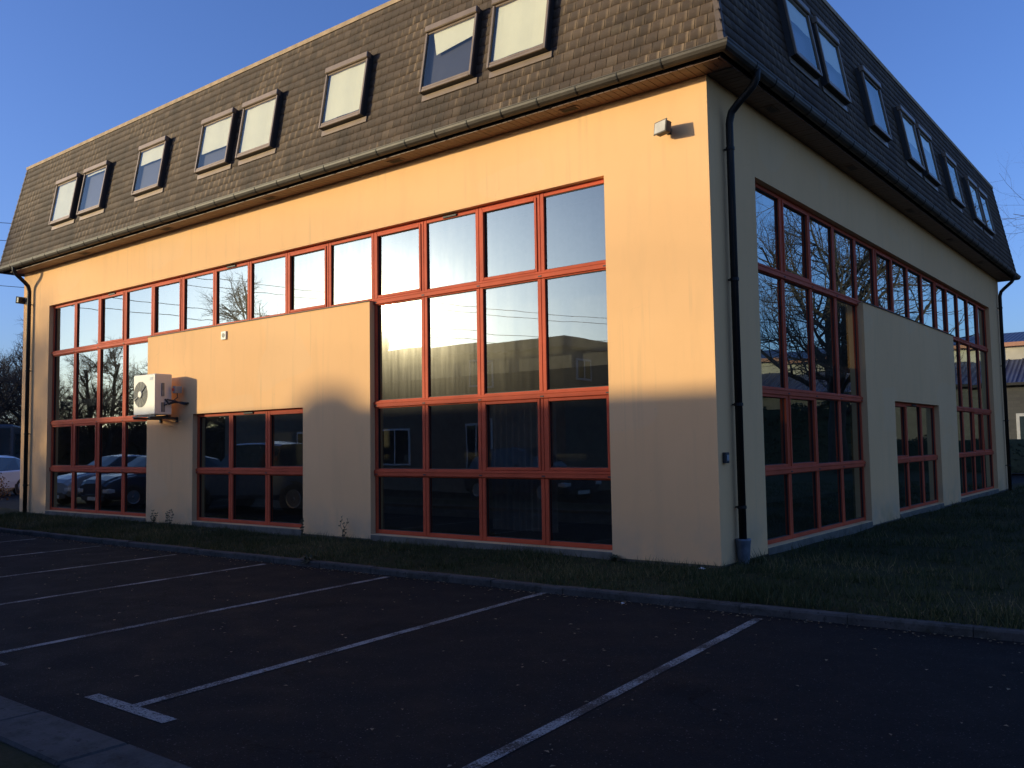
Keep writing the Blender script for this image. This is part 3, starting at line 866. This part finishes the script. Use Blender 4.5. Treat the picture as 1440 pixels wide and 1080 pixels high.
tag(lm.build('leaf_litter', M['leaf'], None, recalc=False), 'tiny dead leaves and chips scattered over the dark asphalt', 'leaf litter', kind='stuff')

# ------------------------------------------------------------------ trees
def grow(seed, height, trunk_r, spread, limbs=None, levels=5, twigs=1.0, first=.25, droop=0., kids=(9, 6, 5, 4, 3)):
    """returns trunk MB and crown MB (thin branches)"""
    rd = random.Random(seed); tr = MB(); cr = MB()
    def branch(p, d, L_, r, lv):
        n = 5 if lv < 3 else 3; pts = [p]; dirs = [d]
        for i in range(n):
            d = (d + Vector((rd.gauss(0, .16), rd.gauss(0, .16), rd.gauss(.05, .13) - droop*lv*.03))).normalized()
            p = p + d*L_/n; pts.append(p); dirs.append(d)
        end = .45 if lv < levels-1 else .35
        rads = [r*(1-(1-end)*i/n) for i in range(n+1)]
        (tr if lv <= 1 else cr).tube(pts, rads, (8, 6, 5, 4, 3, 3)[min(lv, 5)], lv < 2)
        if lv >= levels-1: return
        nk = kids[lv] if lv < len(kids) else 3
        for j in range(nk):
            t = first+(1-first)*(j+rd.random())/nk if lv == 0 else .2+.8*(j+rd.random())/nk
            i = min(n-1, int(t*n)); q = pts[i].lerp(pts[i+1], t*n-i)
            ax = dirs[i].orthogonal().normalized(); ax.rotate(Matrix.Rotation(rd.uniform(0, 6.28), 3, dirs[i]))
            ang = rd.uniform(.5, 1.05) if lv else rd.uniform(.6, 1.1)
            nd = dirs[i].copy(); nd.rotate(Matrix.Rotation(ang, 3, ax))
            if lv == 0: nd.z = abs(nd.z)*.8+.15; nd.normalize()
            LL = (spread*(1.15-.55*t) if lv == 0 else L_*(.72-.25*t))*rd.uniform(.75, 1.15)
            branch(q, nd, LL, rads[i]*(.5 if lv == 0 else .6), lv+1)
    if limbs:
        for pts, r0, r1, nk in limbs:
            pts = [Vector(p) for p in pts]; n = len(pts)-1
            tr.tube(pts, [r0+(r1-r0)*i/n for i in range(n+1)], 9)
            for j in range(nk):
                t = (.25 if r0 > .2 else .1)+(.97-(.25 if r0 > .2 else .1))*(j+rd.random())/nk; i = min(n-1, int(t*n)); q = pts[i].lerp(pts[i+1], t*n-i); d = (pts[i+1]-pts[i]).normalized()
                ax = d.orthogonal().normalized(); ax.rotate(Matrix.Rotation(rd.uniform(0, 6.28), 3, d)); nd = d.copy(); nd.rotate(Matrix.Rotation(rd.uniform(.7, 1.3), 3, ax)); nd.z += .1; nd.normalize()
                branch(q, nd, spread*rd.uniform(.55, 1.05), (r0+(r1-r0)*t)*.42, 1)
    else:
        branch(Vector((0, 0, -.1)), Vector((rd.gauss(0, .04), rd.gauss(0, .04), 1)).normalized(), height, trunk_r, 0)
    return tr, cr
def tree(name, loc, label, group, seed, *a, **k):
    tr, cr = grow(seed, *a, **k); o = empty(name, loc); tag(o, label, 'tree', group)
    tr.build('trunk', M['bark'], o, smooth=True, recalc=False); cr.build('crown', M['twig'], o, recalc=False); return o

# large pollarded tree off to the right, mirrored in the side windows
limbs = [([(0, 0, -.2), (.05, 0, 2), (-.1, 0, 4.2), (.0, .1, 6.4), (-.15, 0, 8.6), (-.1, .1, 11), (0, 0, 14)], .33, .06, 16),
         ([(0, 0, 3.6), (-.9, -1.3, 5.0), (-1.2, -2.2, 6.5), (-1.3, -2.7, 7.6)], .20, .13, 7),
         ([(0, 0, 2.4), (-1.6, .8, 4.2), (-3.2, 1.4, 6.6), (-4.6, 1.7, 8.6)], .13, .04, 8),
         ([(-.1, 0, 4.4), (1.3, 1.2, 6.2), (2.6, 1.8, 8.8), (3.8, 2.2, 11)], .16, .04, 8),
         ([(0, 0, 3.2), (2.0, -.9, 4.6), (4.0, -1.6, 6.6)], .14, .04, 7),
         ([(0, .1, 6.2), (-2.0, -.8, 8.2), (-4.4, -1.4, 9.6), (-6.6, -1.5, 10.4)], .13, .03, 9),
         ([(-.1, 0, 7.6), (-1.6, 1.2, 10), (-4.0, 1.8, 12.4)], .12, .03, 7)]
tree('bare_tree', (8.0, 29.5, 0), 'large bare tree on the right, its twigs reaching in past the roof corner', 'bare winter trees', 5, 14, .3, 4.2, limbs=limbs, levels=5, kids=(9, 7, 6, 4))
# trees mirrored in the left windows and seen at the far left
protos = []
specs = [(21, 11, .26, 4.2), (22, 10, .22, 3.8), (23, 12, .28, 4.6)]
for s, h, r, sp in specs:
    tr, cr = grow(s, h*.9, r, sp, levels=5, first=.12, kids=(16, 8, 6, 4))
    protos.append((tr.build('trunk', M['bark'], None, smooth=True, recalc=False), cr.build('crown', M['twig'], None, recalc=False)))
used = [False]*3
def place_tree(k, loc, s, rz, label, group='bare trees beyond the car park'):
    o = empty('bare_tree', loc, rz); o.scale = (s, s, s); tag(o, label, 'tree', group)
    for src in protos[k]:
        c = src if not used[k] else src.copy()
        if used[k]: col.objects.link(c)
        c.parent = o
    used[k] = True
bg = 'bare winter tree in the row standing beyond the far end of the car park'
for i in range(14):      # direct view, far left
    place_tree(i % 3, (-74+5*math.sin(i*2.1), 14+i*2.3, 0), .85+.1*(i % 3), i*1.3, bg)
refl = 'bare winter tree across the road, mirrored in the left hand windows'
for i in range(24):
    x = -70+2.2*math.sin(i*3.3); y = -7-i*1.95
    place_tree((i+1) % 3, (x, y, 0), .74+.05*((i*5) % 4), i*1.9, refl, 'bare trees across the road')
place_tree(2, (-47, -25.5, 0), 1.02, .6, 'tall solitary bare tree mirrored in the high strip of windows', 'bare trees across the road')

# ------------------------------------------------------------------ neighbouring houses (behind the camera, seen in the glass; they shade the lot)
M['hwall'] = simple('neighbour_render', (.21, .17, .13), .9, 0, .15, 1.2)
M['hroof'] = simple('neighbour_roof', (.16, .13, .105), .9, 0, .2, 1)
M['whitepaint'] = simple('white_paint', (.75, .76, .78), .5)
def neighbour(x0, x1, y0, y1, H, label, wins):
    o = tag(empty('neighbour_building', (0, 0, 0)), label, 'building', 'buildings across the car park')
    m = MB(); m.box(x0, x1, y0, y1, -.15, H-.35); m.build('wall', M['hwall'], o)
    m = MB(); m.box(x0-.0, x1+.25, y0-.25, y1+.25, H-.35, H, bev=.03); m.build('roof', M['hroof'], o)
    for (ax, p, z0, z1, w) in wins:
        f = MB(); g_ = MB()
        if ax == 'y':
            f.box(p-w/2, p+w/2, y1+.003, y1+.05, z0, z1, bev=.01); g_.box(p-w/2+.07, p-.03, y1+.045, y1+.055, z0+.07, z1-.07); g_.box(p+.03, p+w/2-.07, y1+.045, y1+.055, z0+.07, z1-.07)
        else:
            f.box(x1+.003, x1+.05, p-w/2, p+w/2, z0, z1, bev=.01); g_.box(x1+.045, x1+.055, p-w/2+.07, p-.03, z0+.07, z1-.07); g_.box(x1+.045, x1+.055, p+.03, p+w/2-.07, z0+.07, z1-.07)
        fo = f.build('window', M['whitepaint'], o); g_.build('pane', M['carglass'], fo)
    return o
HH = 5.17
nb = neighbour(-31.3, -12.0, -26, -13.8, HH, 'long flat roofed brown building behind the car park, mirrored in the big front window', [('x', -15.0, 3.75, 4.5, .9), ('y', -15.6, 3.6, 4.6, .9), ('y', -15.6, .6, 2.4, 1.0), ('y', -20, .8, 2.2, 1.6), ('y', -25, .8, 2.2, 1.6)])
M['ever'] = simple('evergreen_leaf', (.03, .045, .02), .8)
ev = tag(empty('evergreen_tree', (-35.4, -27.2, 0)), 'small round topped evergreen standing behind the brown flat roofed building', 'tree')
n = 9000; q = rng.normal(size=(n, 3)); q /= np.linalg.norm(q, axis=1)[:, None]; q *= (rng.random(n)**.45)[:, None]*np.array([.75, .75, .8]); q[:, 2] += 7.7
q2 = rng.normal(size=(n, 3)); q2 /= np.linalg.norm(q2, axis=1)[:, None]; q2 *= (rng.random(n)**.45)[:, None]*np.array([1.1, 1.1, 2.4]); q2[:, 2] += 4.8; q = np.concatenate([q, q2]); n *= 2
a = rng.normal(size=(n, 3)); a /= np.linalg.norm(a, axis=1)[:, None]; b = np.cross(a, rng.normal(size=(n, 3))); b /= np.linalg.norm(b, axis=1)[:, None]
V = np.zeros((n*4, 3)); V[0::4] = q-a*.1; V[1::4] = q+b*.06; V[2::4] = q+a*.1; V[3::4] = q-b*.06
fast_mesh('crown', V, np.arange(n*4).reshape(n, 4), M['ever'], ev); m = MB(); m.tube([(0, 0, -.2), (0, 0, 7.5)], [.16, .05], 8); m.build('trunk', M['bark'], ev)
neighbour(-8.5, 34, -30, -19, 6.2, 'second flat roofed building behind the camera that shades the lawn', [('y', -4, .9, 2.2, 1.6), ('y', 4, .9, 2.2, 1.6), ('y', 12, .9, 2.2, 1.6)])

# industrial hall at the far right
M['corr'] = None
def corr(name, c):
    t = NT(name); co = t.coord(); w = t.n('ShaderNodeTexWave'); t.l(co, w.inputs['Vector']); w.inputs['Scale'].default_value = 1.1; w.inputs['Distortion'].default_value = 0
    n = t.noise(co, .6, 4); cc = t.ramp(n, [(.3, tuple(x*.75 for x in c)), (.7, tuple(x*1.2 for x in c))])
    return t.done(t.bsdf(cc, .5, t.bump(w.outputs['Fac'], .8, .06), .2))
M['bluecorr'] = corr('blue_corrugated_sheet', (.032, .045, .10)); M['creamcorr'] = simple('cream_translucent_sheet', (.36, .32, .25), .6, 0, .25, .5)
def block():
    t = NT('shade_toned_blockwork'); co = t.coord(); b = t.n('ShaderNodeTexBrick'); mp = t.n('ShaderNodeMapping'); mp.inputs['Rotation'].default_value = (R(90), 0, 0); t.l(co, mp.inputs[0]); t.l(mp.outputs[0], b.inputs['Vector'])
    b.inputs['Scale'].default_value = 1.2; b.inputs['Color1'].default_value = (.040, .038, .036, 1); b.inputs['Color2'].default_value = (.055, .052, .048, 1); b.inputs['Mortar'].default_value = (.04, .04, .038, 1)  # shade over the hall's sunlit lower wall is put into these dark colours
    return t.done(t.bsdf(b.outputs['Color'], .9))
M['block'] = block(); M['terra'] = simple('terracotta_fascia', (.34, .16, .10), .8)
hall = tag(empty('industrial_hall', (0, 0, 0)), 'industrial hall with blue corrugated roof and cream band at the right edge', 'industrial building')
HX0, HX1, HY = -34., 46., 58.
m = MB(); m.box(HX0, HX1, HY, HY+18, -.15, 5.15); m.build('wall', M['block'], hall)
m = MB(); n = 90
for i in range(n):   # ribbed lean-to roof
    a = HX0-.3+(HX1-HX0+.6)*i/n; b = a+(HX1-HX0+.6)/n
    m.quad((a, HY-.5, 5.12), (b, HY-.5, 5.12), (b, HY+3.4, 7.0), (a, HY+3.4, 7.0)); m.box(a, a+.08, -.04, .0, 0, 4.33, Matrix.Translation((0, HY-.5, 5.14)) @ Matrix.Rotation(-math.atan2(3.9, 1.88), 4, 'X'))
m.build('lower_roof', M['bluecorr'], hall)
m = MB(); m.box(HX0-.3, HX1+.3, HY-.62, HY-.505, 4.98, 5.16); m.build('gutter', M['pipe'], hall)
m = MB(); m.box(HX0+.5, HX1-.5, HY+3.4, HY+16, 5.2, 7.95); 
for i in range(27): m.box(HX0+.6+i*2.95, HX0+.72+i*2.95, HY+3.34, HY+3.399, 6.95, 7.95)
m.build('upper_wall', M['creamcorr'], hall)
m = MB(); m.box(HX0, HX1, HY+3.0, HY+3.12, 7.93, 8.22); m.build('fascia', M['terra'], hall)
m = MB(); m.add([(HX0, HY+3.13, 8.2), (HX1, HY+3.13, 8.2), (HX1, HY+10, 9.6), (HX0, HY+10, 9.6), (HX0, HY+17, 8.2), (HX1, HY+17, 8.2)], [(0, 1, 2, 3), (3, 2, 5, 4)]); m.build('upper_roof', M['bluecorr'], hall, recalc=False)
for x in (-4.6,):
    m = MB(); m.box(x-1.1, x+1.1, HY-.06, HY-.003, .2, 3.1, bev=.02); f = m.build('door', M['grey'], hall); m = MB(); m.box(x-.9, x+.9, HY-.075, HY-.062, .3, 2.9); m.build('door_panel', M['carglass'], f)

# dark hedge at the back right
M['hedge'] = simple('hedge_leaf', (.022, .035, .014), .8, 0, .4, 10)
def hedge(x0, x1, y0, y1, H, n, label, s=.05):
    P_ = np.stack([rng.uniform(x0, x1, n), rng.uniform(y0, y1, n), H*rng.random(n)**.8], 1)
    P_[:, 2] *= (.85+.15*np.sin(P_[:, 0]*2.1)*np.sin(P_[:, 0]*.8+1))
    a = rng.normal(size=(n, 3)); a /= np.linalg.norm(a, axis=1)[:, None]; b = rng.normal(size=(n, 3)); b -= (a*b).sum(1)[:, None]*a; b /= np.linalg.norm(b, axis=1)[:, None]
    V = np.zeros((n*4, 3)); V[0::4] = P_-a*s; V[1::4] = P_+b*s*.6; V[2::4] = P_+a*s; V[3::4] = P_-b*s*.6
    F_ = np.arange(n*4).reshape(n, 4)
    e = s*1.5; B = np.array([(x, y, z) for x in (x0+e, x1-e) for y in (y0+e, y1-e) for z in (0, H*.82)]); o_ = n*4
    V = np.concatenate([V, B]); F_ = np.concatenate([F_, o_+np.array([(0,1,3,2), (4,6,7,5), (0,4,5,1), (2,3,7,6), (1,5,7,3)])])
    tag(fast_mesh('hedge', V, F_, M['hedge']), label, 'hedge')
hedge(-9, 7, 33, 34.6, 1.75, 26000, 'low dark clipped hedge behind the right end of the building')
hedge(7.2, 40, 33, 35, 3.7, 50000, 'tall dark hedge past the big bare tree, mirrored low in the side windows', .09)
hedge(-77, -73, -70, 60, 4.3, 40000, 'dark hedge under the far row of bare trees', .22)

# dry brown bush at far left
bx = tag(empty('dry_bush', (-22.6, .75, -.05)), 'dry brown bush at the left edge beside the end of the building', 'bush')
cr = MB(); rd = random.Random(3)
tw = MB()
for i in range(70):
    a = rd.uniform(0, 6.28); t = rd.uniform(.1, 1); p = Vector((math.cos(a)*.5*t, math.sin(a)*.5*t, rd.uniform(.35, .85)))
    tw.tube([(0, 0, 0), tuple(p*.5+Vector((0, 0, .1))), tuple(p)], [.008, .006, .003], 4)
    for j in range(14):
        q = p+Vector((rd.gauss(0, .09), rd.gauss(0, .09), rd.gauss(0, .09))); u = Vector((rd.gauss(0, 1), rd.gauss(0, 1), rd.gauss(0, 1))).normalized()*.035; w = u.orthogonal().normalized()*.02
        cr.quad(tuple(q-u), tuple(q+w), tuple(q+u), tuple(q-w))
tw.build('stem', M['drystem'], bx); cr.build('foliage', simple('dry_leaf', (.17, .10, .055), .9, 0, .4, 20), bx, recalc=False)

# ------------------------------------------------------------------ vehicles
M['tyre'] = simple('tyre', (.02, .02, .02), .85); M['rim'] = simple('alloy_rim', (.45, .45, .47), .35, .8)
M['lens'] = simple('lamp_lens', (.7, .72, .75), .1); M['taillens'] = simple('tail_lens', (.35, .02, .02), .2)
def paintm(name, c): return simple(name, c, .22, .25, .05, 1, 0, .6)
def car(label, group, loc, rz, st, paintmat, wheels, wr=.32, width=.88, tail=True):
    """st: list of stations (x, z_sill, z_belt, z_roof, half_roof_factor); forward is +x"""
    o = empty('parked_car', loc, rz); tag(o, label, 'car', group)
    rings = []
    for (x, zs_, zb, zr, hw, hr) in st:
        h = zb-zs_
        rings.append([(x, -hw*.86, zs_), (x, -hw*.98, zs_+.10), (x, -hw, zs_+h*.45), (x, -hw*.985, zb-.05), (x, -hw*.94, zb), (x, -hr, zr-.04), (x, -hr*.86, zr), (x, 0, zr+.015)])
        r_ = rings[-1]; rings[-1] = r_+[(x, -p[1], p[2]) for p in reversed(r_[:-1])]
    body = MB(); gl = MB(); n = len(rings[0])
    for a, (A_, B_) in enumerate(zip(rings, rings[1:])):
        za = st[a][3]-st[a][2]; zb = st[a+1][3]-st[a+1][2]
        for k in range(n-1):
            q = (A_[k], A_[k+1], B_[k+1], B_[k])
            side = k in (4, n-6)
            isg = (side and (za > .25 or zb > .25)) or (k in (5, 6, n-7, n-8) and (abs(A_[6][2]-B_[6][2]) > .22) and (za > .25 or zb > .25))
            (gl if isg else body).quad(*q)
        body.quad(A_[0], B_[0], B_[-1], A_[-1])
    body.add(rings[0], [tuple(range(n))]); body.add(rings[-1], [tuple(range(n))])
    import bmesh
    bo = body.build('body', paintmat, o, recalc=True); gl.build('windows', M['carglass'], o)
    md = bo.modifiers.new('bev', 'BEVEL'); md.width = .02; md.segments = 2; md.angle_limit = R(25)
    pil = MB()
    for x in wheels[2:]:
        pass
    for wx in wheels[:2]:
        for sy in (-1, 1):
            w = MB(); w.lathe([(wr*.62, -.1), (wr*.95, -.1), (wr, -.06), (wr, .06), (wr*.95, .1), (wr*.62, .1)], (wx, sy*(width-.09), wr), (0, sy, 0), 24)
            wo = w.build('wheel', M['tyre'], o)
            w = MB(); w.lathe([(wr*.62, 0), (wr*.6, .012), (wr*.5, -.01), (.05, .0), (.04, .02)], (wx, sy*(width+.012), wr), (0, sy, 0), 20)
            w.build('rim', M['rim'], wo)
            a_ = MB(); a_.lathe([(wr*1.16, 0), (wr*1.16, .004)], (wx, sy*(width-.012), wr), (0, sy, 0), 24); a_.build('wheel_arch', M['dark'], o)
    xf = st[-1][0]; xr = st[0][0]; zf = st[-1][2]
    for sy in (-1, 1):
        h = MB(); h.box(xf-.32, xf+.012, sy*.50, sy*.80, zf-.20, zf-.06, bev=.03); h.build('headlight', M['lens'], o)
        h = MB(); h.box(xr-.012, xr+.14, sy*.56, sy*.82, st[0][2]-.25, st[0][2]-.04, bev=.03); h.build('tail_light', M['taillens'], o)
        h = MB(); xm = [s for s in st if s[3]-s[2] > .2]; h.box(xm[-1][0]-.05, xm[-1][0]+.1, sy*(width+.02), sy*(width+.16), xm[-1][2]-.02, xm[-1][2]+.12, bev=.03); h.build('mirror', paintmat, o)
    g_ = MB(); g_.box(xf-.05, xf+.018, -.42, .42, zf-.42, zf-.22, bev=.02); g_.box(xf-.08, xf+.02, -.6, .6, .22, .36, bev=.02); g_.build('grille', M['dark'], o)
    p = MB(); p.box(xf+.019, xf+.026, -.25, .25, zf-.40, zf-.30); p.build('number_plate', M['white'], o)
    return o
hatch = [(-2.0, .34, .82, .90, .76, .6), (-1.93, .26, .95, 1.05, .83, .62), (-1.70, .24, .98, 1.36, .86, .56), (-1.2, .2, .96, 1.46, .88, .60), (-.2, .2, .93, 1.50, .88, .62), (.35, .2, .92, 1.44, .88, .60), (1.05, .2, .94, .98, .87, .66), (1.6, .22, .86, .90, .84, .66), (1.9, .26, .74, .79, .78, .6), (2.0, .34, .62, .68, .70, .52)]
pick = [(-2.6, .45, 1.08, 1.10, .84, .8), (-2.5, .38, 1.12, 1.14, .90, .84), (-.95, .36, 1.12, 1.14, .92, .84), (-.9, .36, 1.12, 1.72, .92, .66), (-.3, .34, 1.10, 1.80, .92, .68), (.5, .34, 1.08, 1.78, .92, .67), (1.15, .34, 1.10, 1.15, .92, .72), (2.0, .36, 1.02, 1.07, .90, .72), (2.4, .42, .92, .97, .84, .66), (2.5, .5, .80, .85, .78, .6)]
car('pale blue hatchback parked nose to the kerb, mirrored in the left window', 'cars parked by the kerb', (-23.3, -4.7, ZA), R(88), hatch, paintm('pale_blue_paint', (.35, .42, .52)), (-1.25, 1.25))
car('dark blue hatchback parked beside the pale one, mirrored in the left window', 'cars parked by the kerb', (-20.6, -4.5, ZA), R(88), hatch, paintm('dark_blue_paint', (.03, .045, .08)), (-1.25, 1.25))
car('blue pickup truck standing near the kerb, mirrored in the lower middle window', 'cars parked by the kerb', (-15.05, -4.35, ZA), R(180-17), pick, paintm('blue_paint', (.12, .2, .36)), (-1.45, 1.5), .38, .92)
car('white hatchback partly hidden behind the far left corner of the building', 'cars in the far car park', (-31.6, 3.9, ZA), R(-60), hatch, paintm('white_paint_gloss', (.62, .66, .72)), (-1.25, 1.25))
car('white car further back behind the white hatchback at the far left', 'cars in the far car park', (-37.5, 7.0, ZA), R(20), hatch, paintm('white_paint_silver', (.7, .74, .78)), (-1.25, 1.25))
car('dark hatchback standing across the lot, mirrored faintly in the right lower windows', 'cars parked by the kerb', (-11.5, -11.2, ZA), R(8), hatch, paintm('grey_paint', (.07, .08, .1)), (-1.25, 1.25))

# coach, seen at the far left edge
co_ = tag(empty('coach', (-52, 12.2, ZA), R(-28)), 'tall coach with a big dark windscreen parked behind the white cars at the left edge', 'coach')
m = MB(); m.box(-9, 0, -1.25, 1.25, .35, 3.3, bev=.12); m.build('body', paintm('coach_paint', (.05, .055, .07)), co_)
m = MB(); m.box(-.06, .03, -1.12, 1.12, 1.5, 3.12, bev=.1); m.build('windscreen', M['carglass'], co_)
m = MB(); m.box(-8.4, -.8, -1.262, -1.245, 1.5, 2.8, bev=.02); m.box(-8.4, -.8, 1.245, 1.262, 1.5, 2.8, bev=.02); m.build('side_windows', M['carglass'], co_)
m = MB(); m.tube([(.0, -1.2, 3.1), (.35, -1.4, 3.0), (.35, -1.45, 2.7)], .03, 6); m.box(.28, .42, -1.58, -1.35, 2.2, 2.7, bev=.03); m.build('mirror', M['dark'], co_)
for sy in (-1, 1):
    m = MB(); m.box(-.02, .04, sy*.7, sy*1.1, .7, .95, bev=.02); m.build('headlight', M['lens'], co_)
    for x in (-1.9, -6.8):
        m = MB(); m.lathe([(.3, -.14), (.48, -.14), (.5, -.1), (.5, .1), (.48, .14), (.3, .14)], (x, sy*1.14, .5), (0, sy, 0), 24); m.build('wheel', M['tyre'], co_)

# sign board on post, mirrored in left window
sb = tag(empty('sign_board', (-21.2, -7.4, ZA), R(25)), 'plain grey sign board on a post, mirrored in the left lower window', 'sign')
m = MB(); m.box(-.03, .03, -.03, .03, 0, 1.7); m.build('post', M['grey'], sb); m = MB(); m.box(-.35, .35, -.05, -.031, 1.55, 2.5, bev=.004); m.build('board', M['grey'], sb)

# overhead lines and their poles
M['wire'] = simple('cable', (.03, .03, .035), .6); M['pole'] = simple('concrete_pole', (.3, .29, .27), .9)
def polar(az, el, d, z0=1.55):   # mirrored view: azimuth from -y towards -x
    az, el = R(az), R(el); return Vector((4.63-math.sin(az)*d, 9.8-math.cos(az)*d, z0+math.tan(el)*d))
def wire(p, q, sag, label):
    m = MB(); pts = []
    for i in range(25):
        t = i/24; v = p.lerp(q, t); v.z -= sag*4*t*(1-t); pts.append(v)
    m.tube(pts, .022, 4); tag(m.build('power_line', M['wire']), label, 'power line', 'overhead power lines')
pA = Vector((-62, -2, 0)); pB = polar(21, 9, 105); pC = Vector((-88, 62, 0))
for i, (dx, ha, hb) in enumerate(((0, 15.5, 15.2), (1.0, 14.6, 14.6), (0, 13.2, 13.0), (1.0, 12.2, 12.2))):
    wire(Vector((pA.x+dx, pA.y, ha)), Vector((pB.x+dx, pB.y, hb)), 1.4, 'thin overhead cable sweeping past the front of the building, mirrored in the windows')
    wire(Vector((pA.x+dx, pA.y, ha+.6)), Vector((pC.x+dx, pC.y, 30-i*3)), 1.0, 'thin overhead cable crossing the sky at the left of the roof')
for p, H_, l in ((pA, 16.5, 'tall concrete pole carrying the cables beyond the car park'), (Vector((pB.x, pB.y, 0)), 16, 'concrete pole carrying the cables behind the camera'), (pC, 31, 'tall lattice mast far left carrying the cables')):
    o = tag(empty('utility_pole', (p.x, p.y, -.1)), l, 'utility pole', 'utility poles')
    m = MB(); m.tube([(0, 0, 0), (0, 0, H_)], [.17, .1], 8); m.build('shaft', M['pole'], o); m = MB(); m.box(-.8, 1.6, -.06, .06, H_-1, H_-.85); m.build('crossarm', M['pole'], o)

# ------------------------------------------------------------------ light, sky, camera
SAZ, SEL = 46.3, 8.6
sd = Vector((-math.sin(R(SAZ))*math.cos(R(SEL)), -math.cos(R(SAZ))*math.cos(R(SEL)), math.sin(R(SEL))))
li = bpy.data.lights.new('sun', 'SUN'); li.energy = 2.85; li.angle = R(.9); li.color = (1, .87, .53)
lo_ = bpy.data.objects.new('sun', li); col.objects.link(lo_); lo_.rotation_euler = (-sd).to_track_quat('-Z', 'Y').to_euler(); lo_.location = (-20, -20, 20)
w = bpy.data.worlds.new('World'); sc.world = w; w.use_nodes = True; nt = w.node_tree; nt.nodes.clear()
sky = nt.nodes.new('ShaderNodeTexSky'); sky.sky_type = 'NISHITA'; sky.sun_disc = False; sky.sun_elevation = R(SEL)
sky.sun_rotation = math.atan2(sd.x, sd.y); sky.air_density = 1.0; sky.dust_density = 1.6; sky.ozone_density = 2.2; sky.altitude = 50
bgn = nt.nodes.new('ShaderNodeBackground'); bgn.inputs['Strength'].default_value = .15
out = nt.nodes.new('ShaderNodeOutputWorld'); tintn = nt.nodes.new('ShaderNodeMix'); tintn.data_type = 'RGBA'; tintn.blend_type = 'MULTIPLY'; tintn.inputs[0].default_value = 1
tintn.inputs[7].default_value = (.58, .73, 1.24, 1); nt.links.new(sky.outputs[0], tintn.inputs[6]); nt.links.new(tintn.outputs[2], bgn.inputs[0]); nt.links.new(bgn.outputs[0], out.inputs[0])

cam = bpy.data.cameras.new('camera'); co2 = bpy.data.objects.new('camera', cam); col.objects.link(co2); sc.camera = co2
f_, yaw, pitch, roll = 1247.37, .6672, .068, -.0158
cam.sensor_fit = 'HORIZONTAL'; cam.sensor_width = 36; cam.lens = 36*f_/1440; cam.clip_end = 2000; cam.clip_start = .05
Rt = Vector((math.cos(yaw), math.sin(yaw), 0)); Fw = Vector((-math.sin(yaw)*math.cos(pitch), math.cos(yaw)*math.cos(pitch), math.sin(pitch))); Up = Rt.cross(Fw)
R2 = Rt*math.cos(roll)+Up*math.sin(roll); U2 = -Rt*math.sin(roll)+Up*math.cos(roll)
mt = Matrix((R2, U2, -Fw)).transposed().to_4x4(); mt.translation = Vector((4.6301, -9.8117, 1.555)); co2.matrix_world = mt
sc.view_settings.view_transform = 'Standard'; sc.view_settings.look = 'None'; sc.view_settings.gamma = 1; sc.view_settings.exposure = 0.6
sc.render.engine = 'CYCLES'
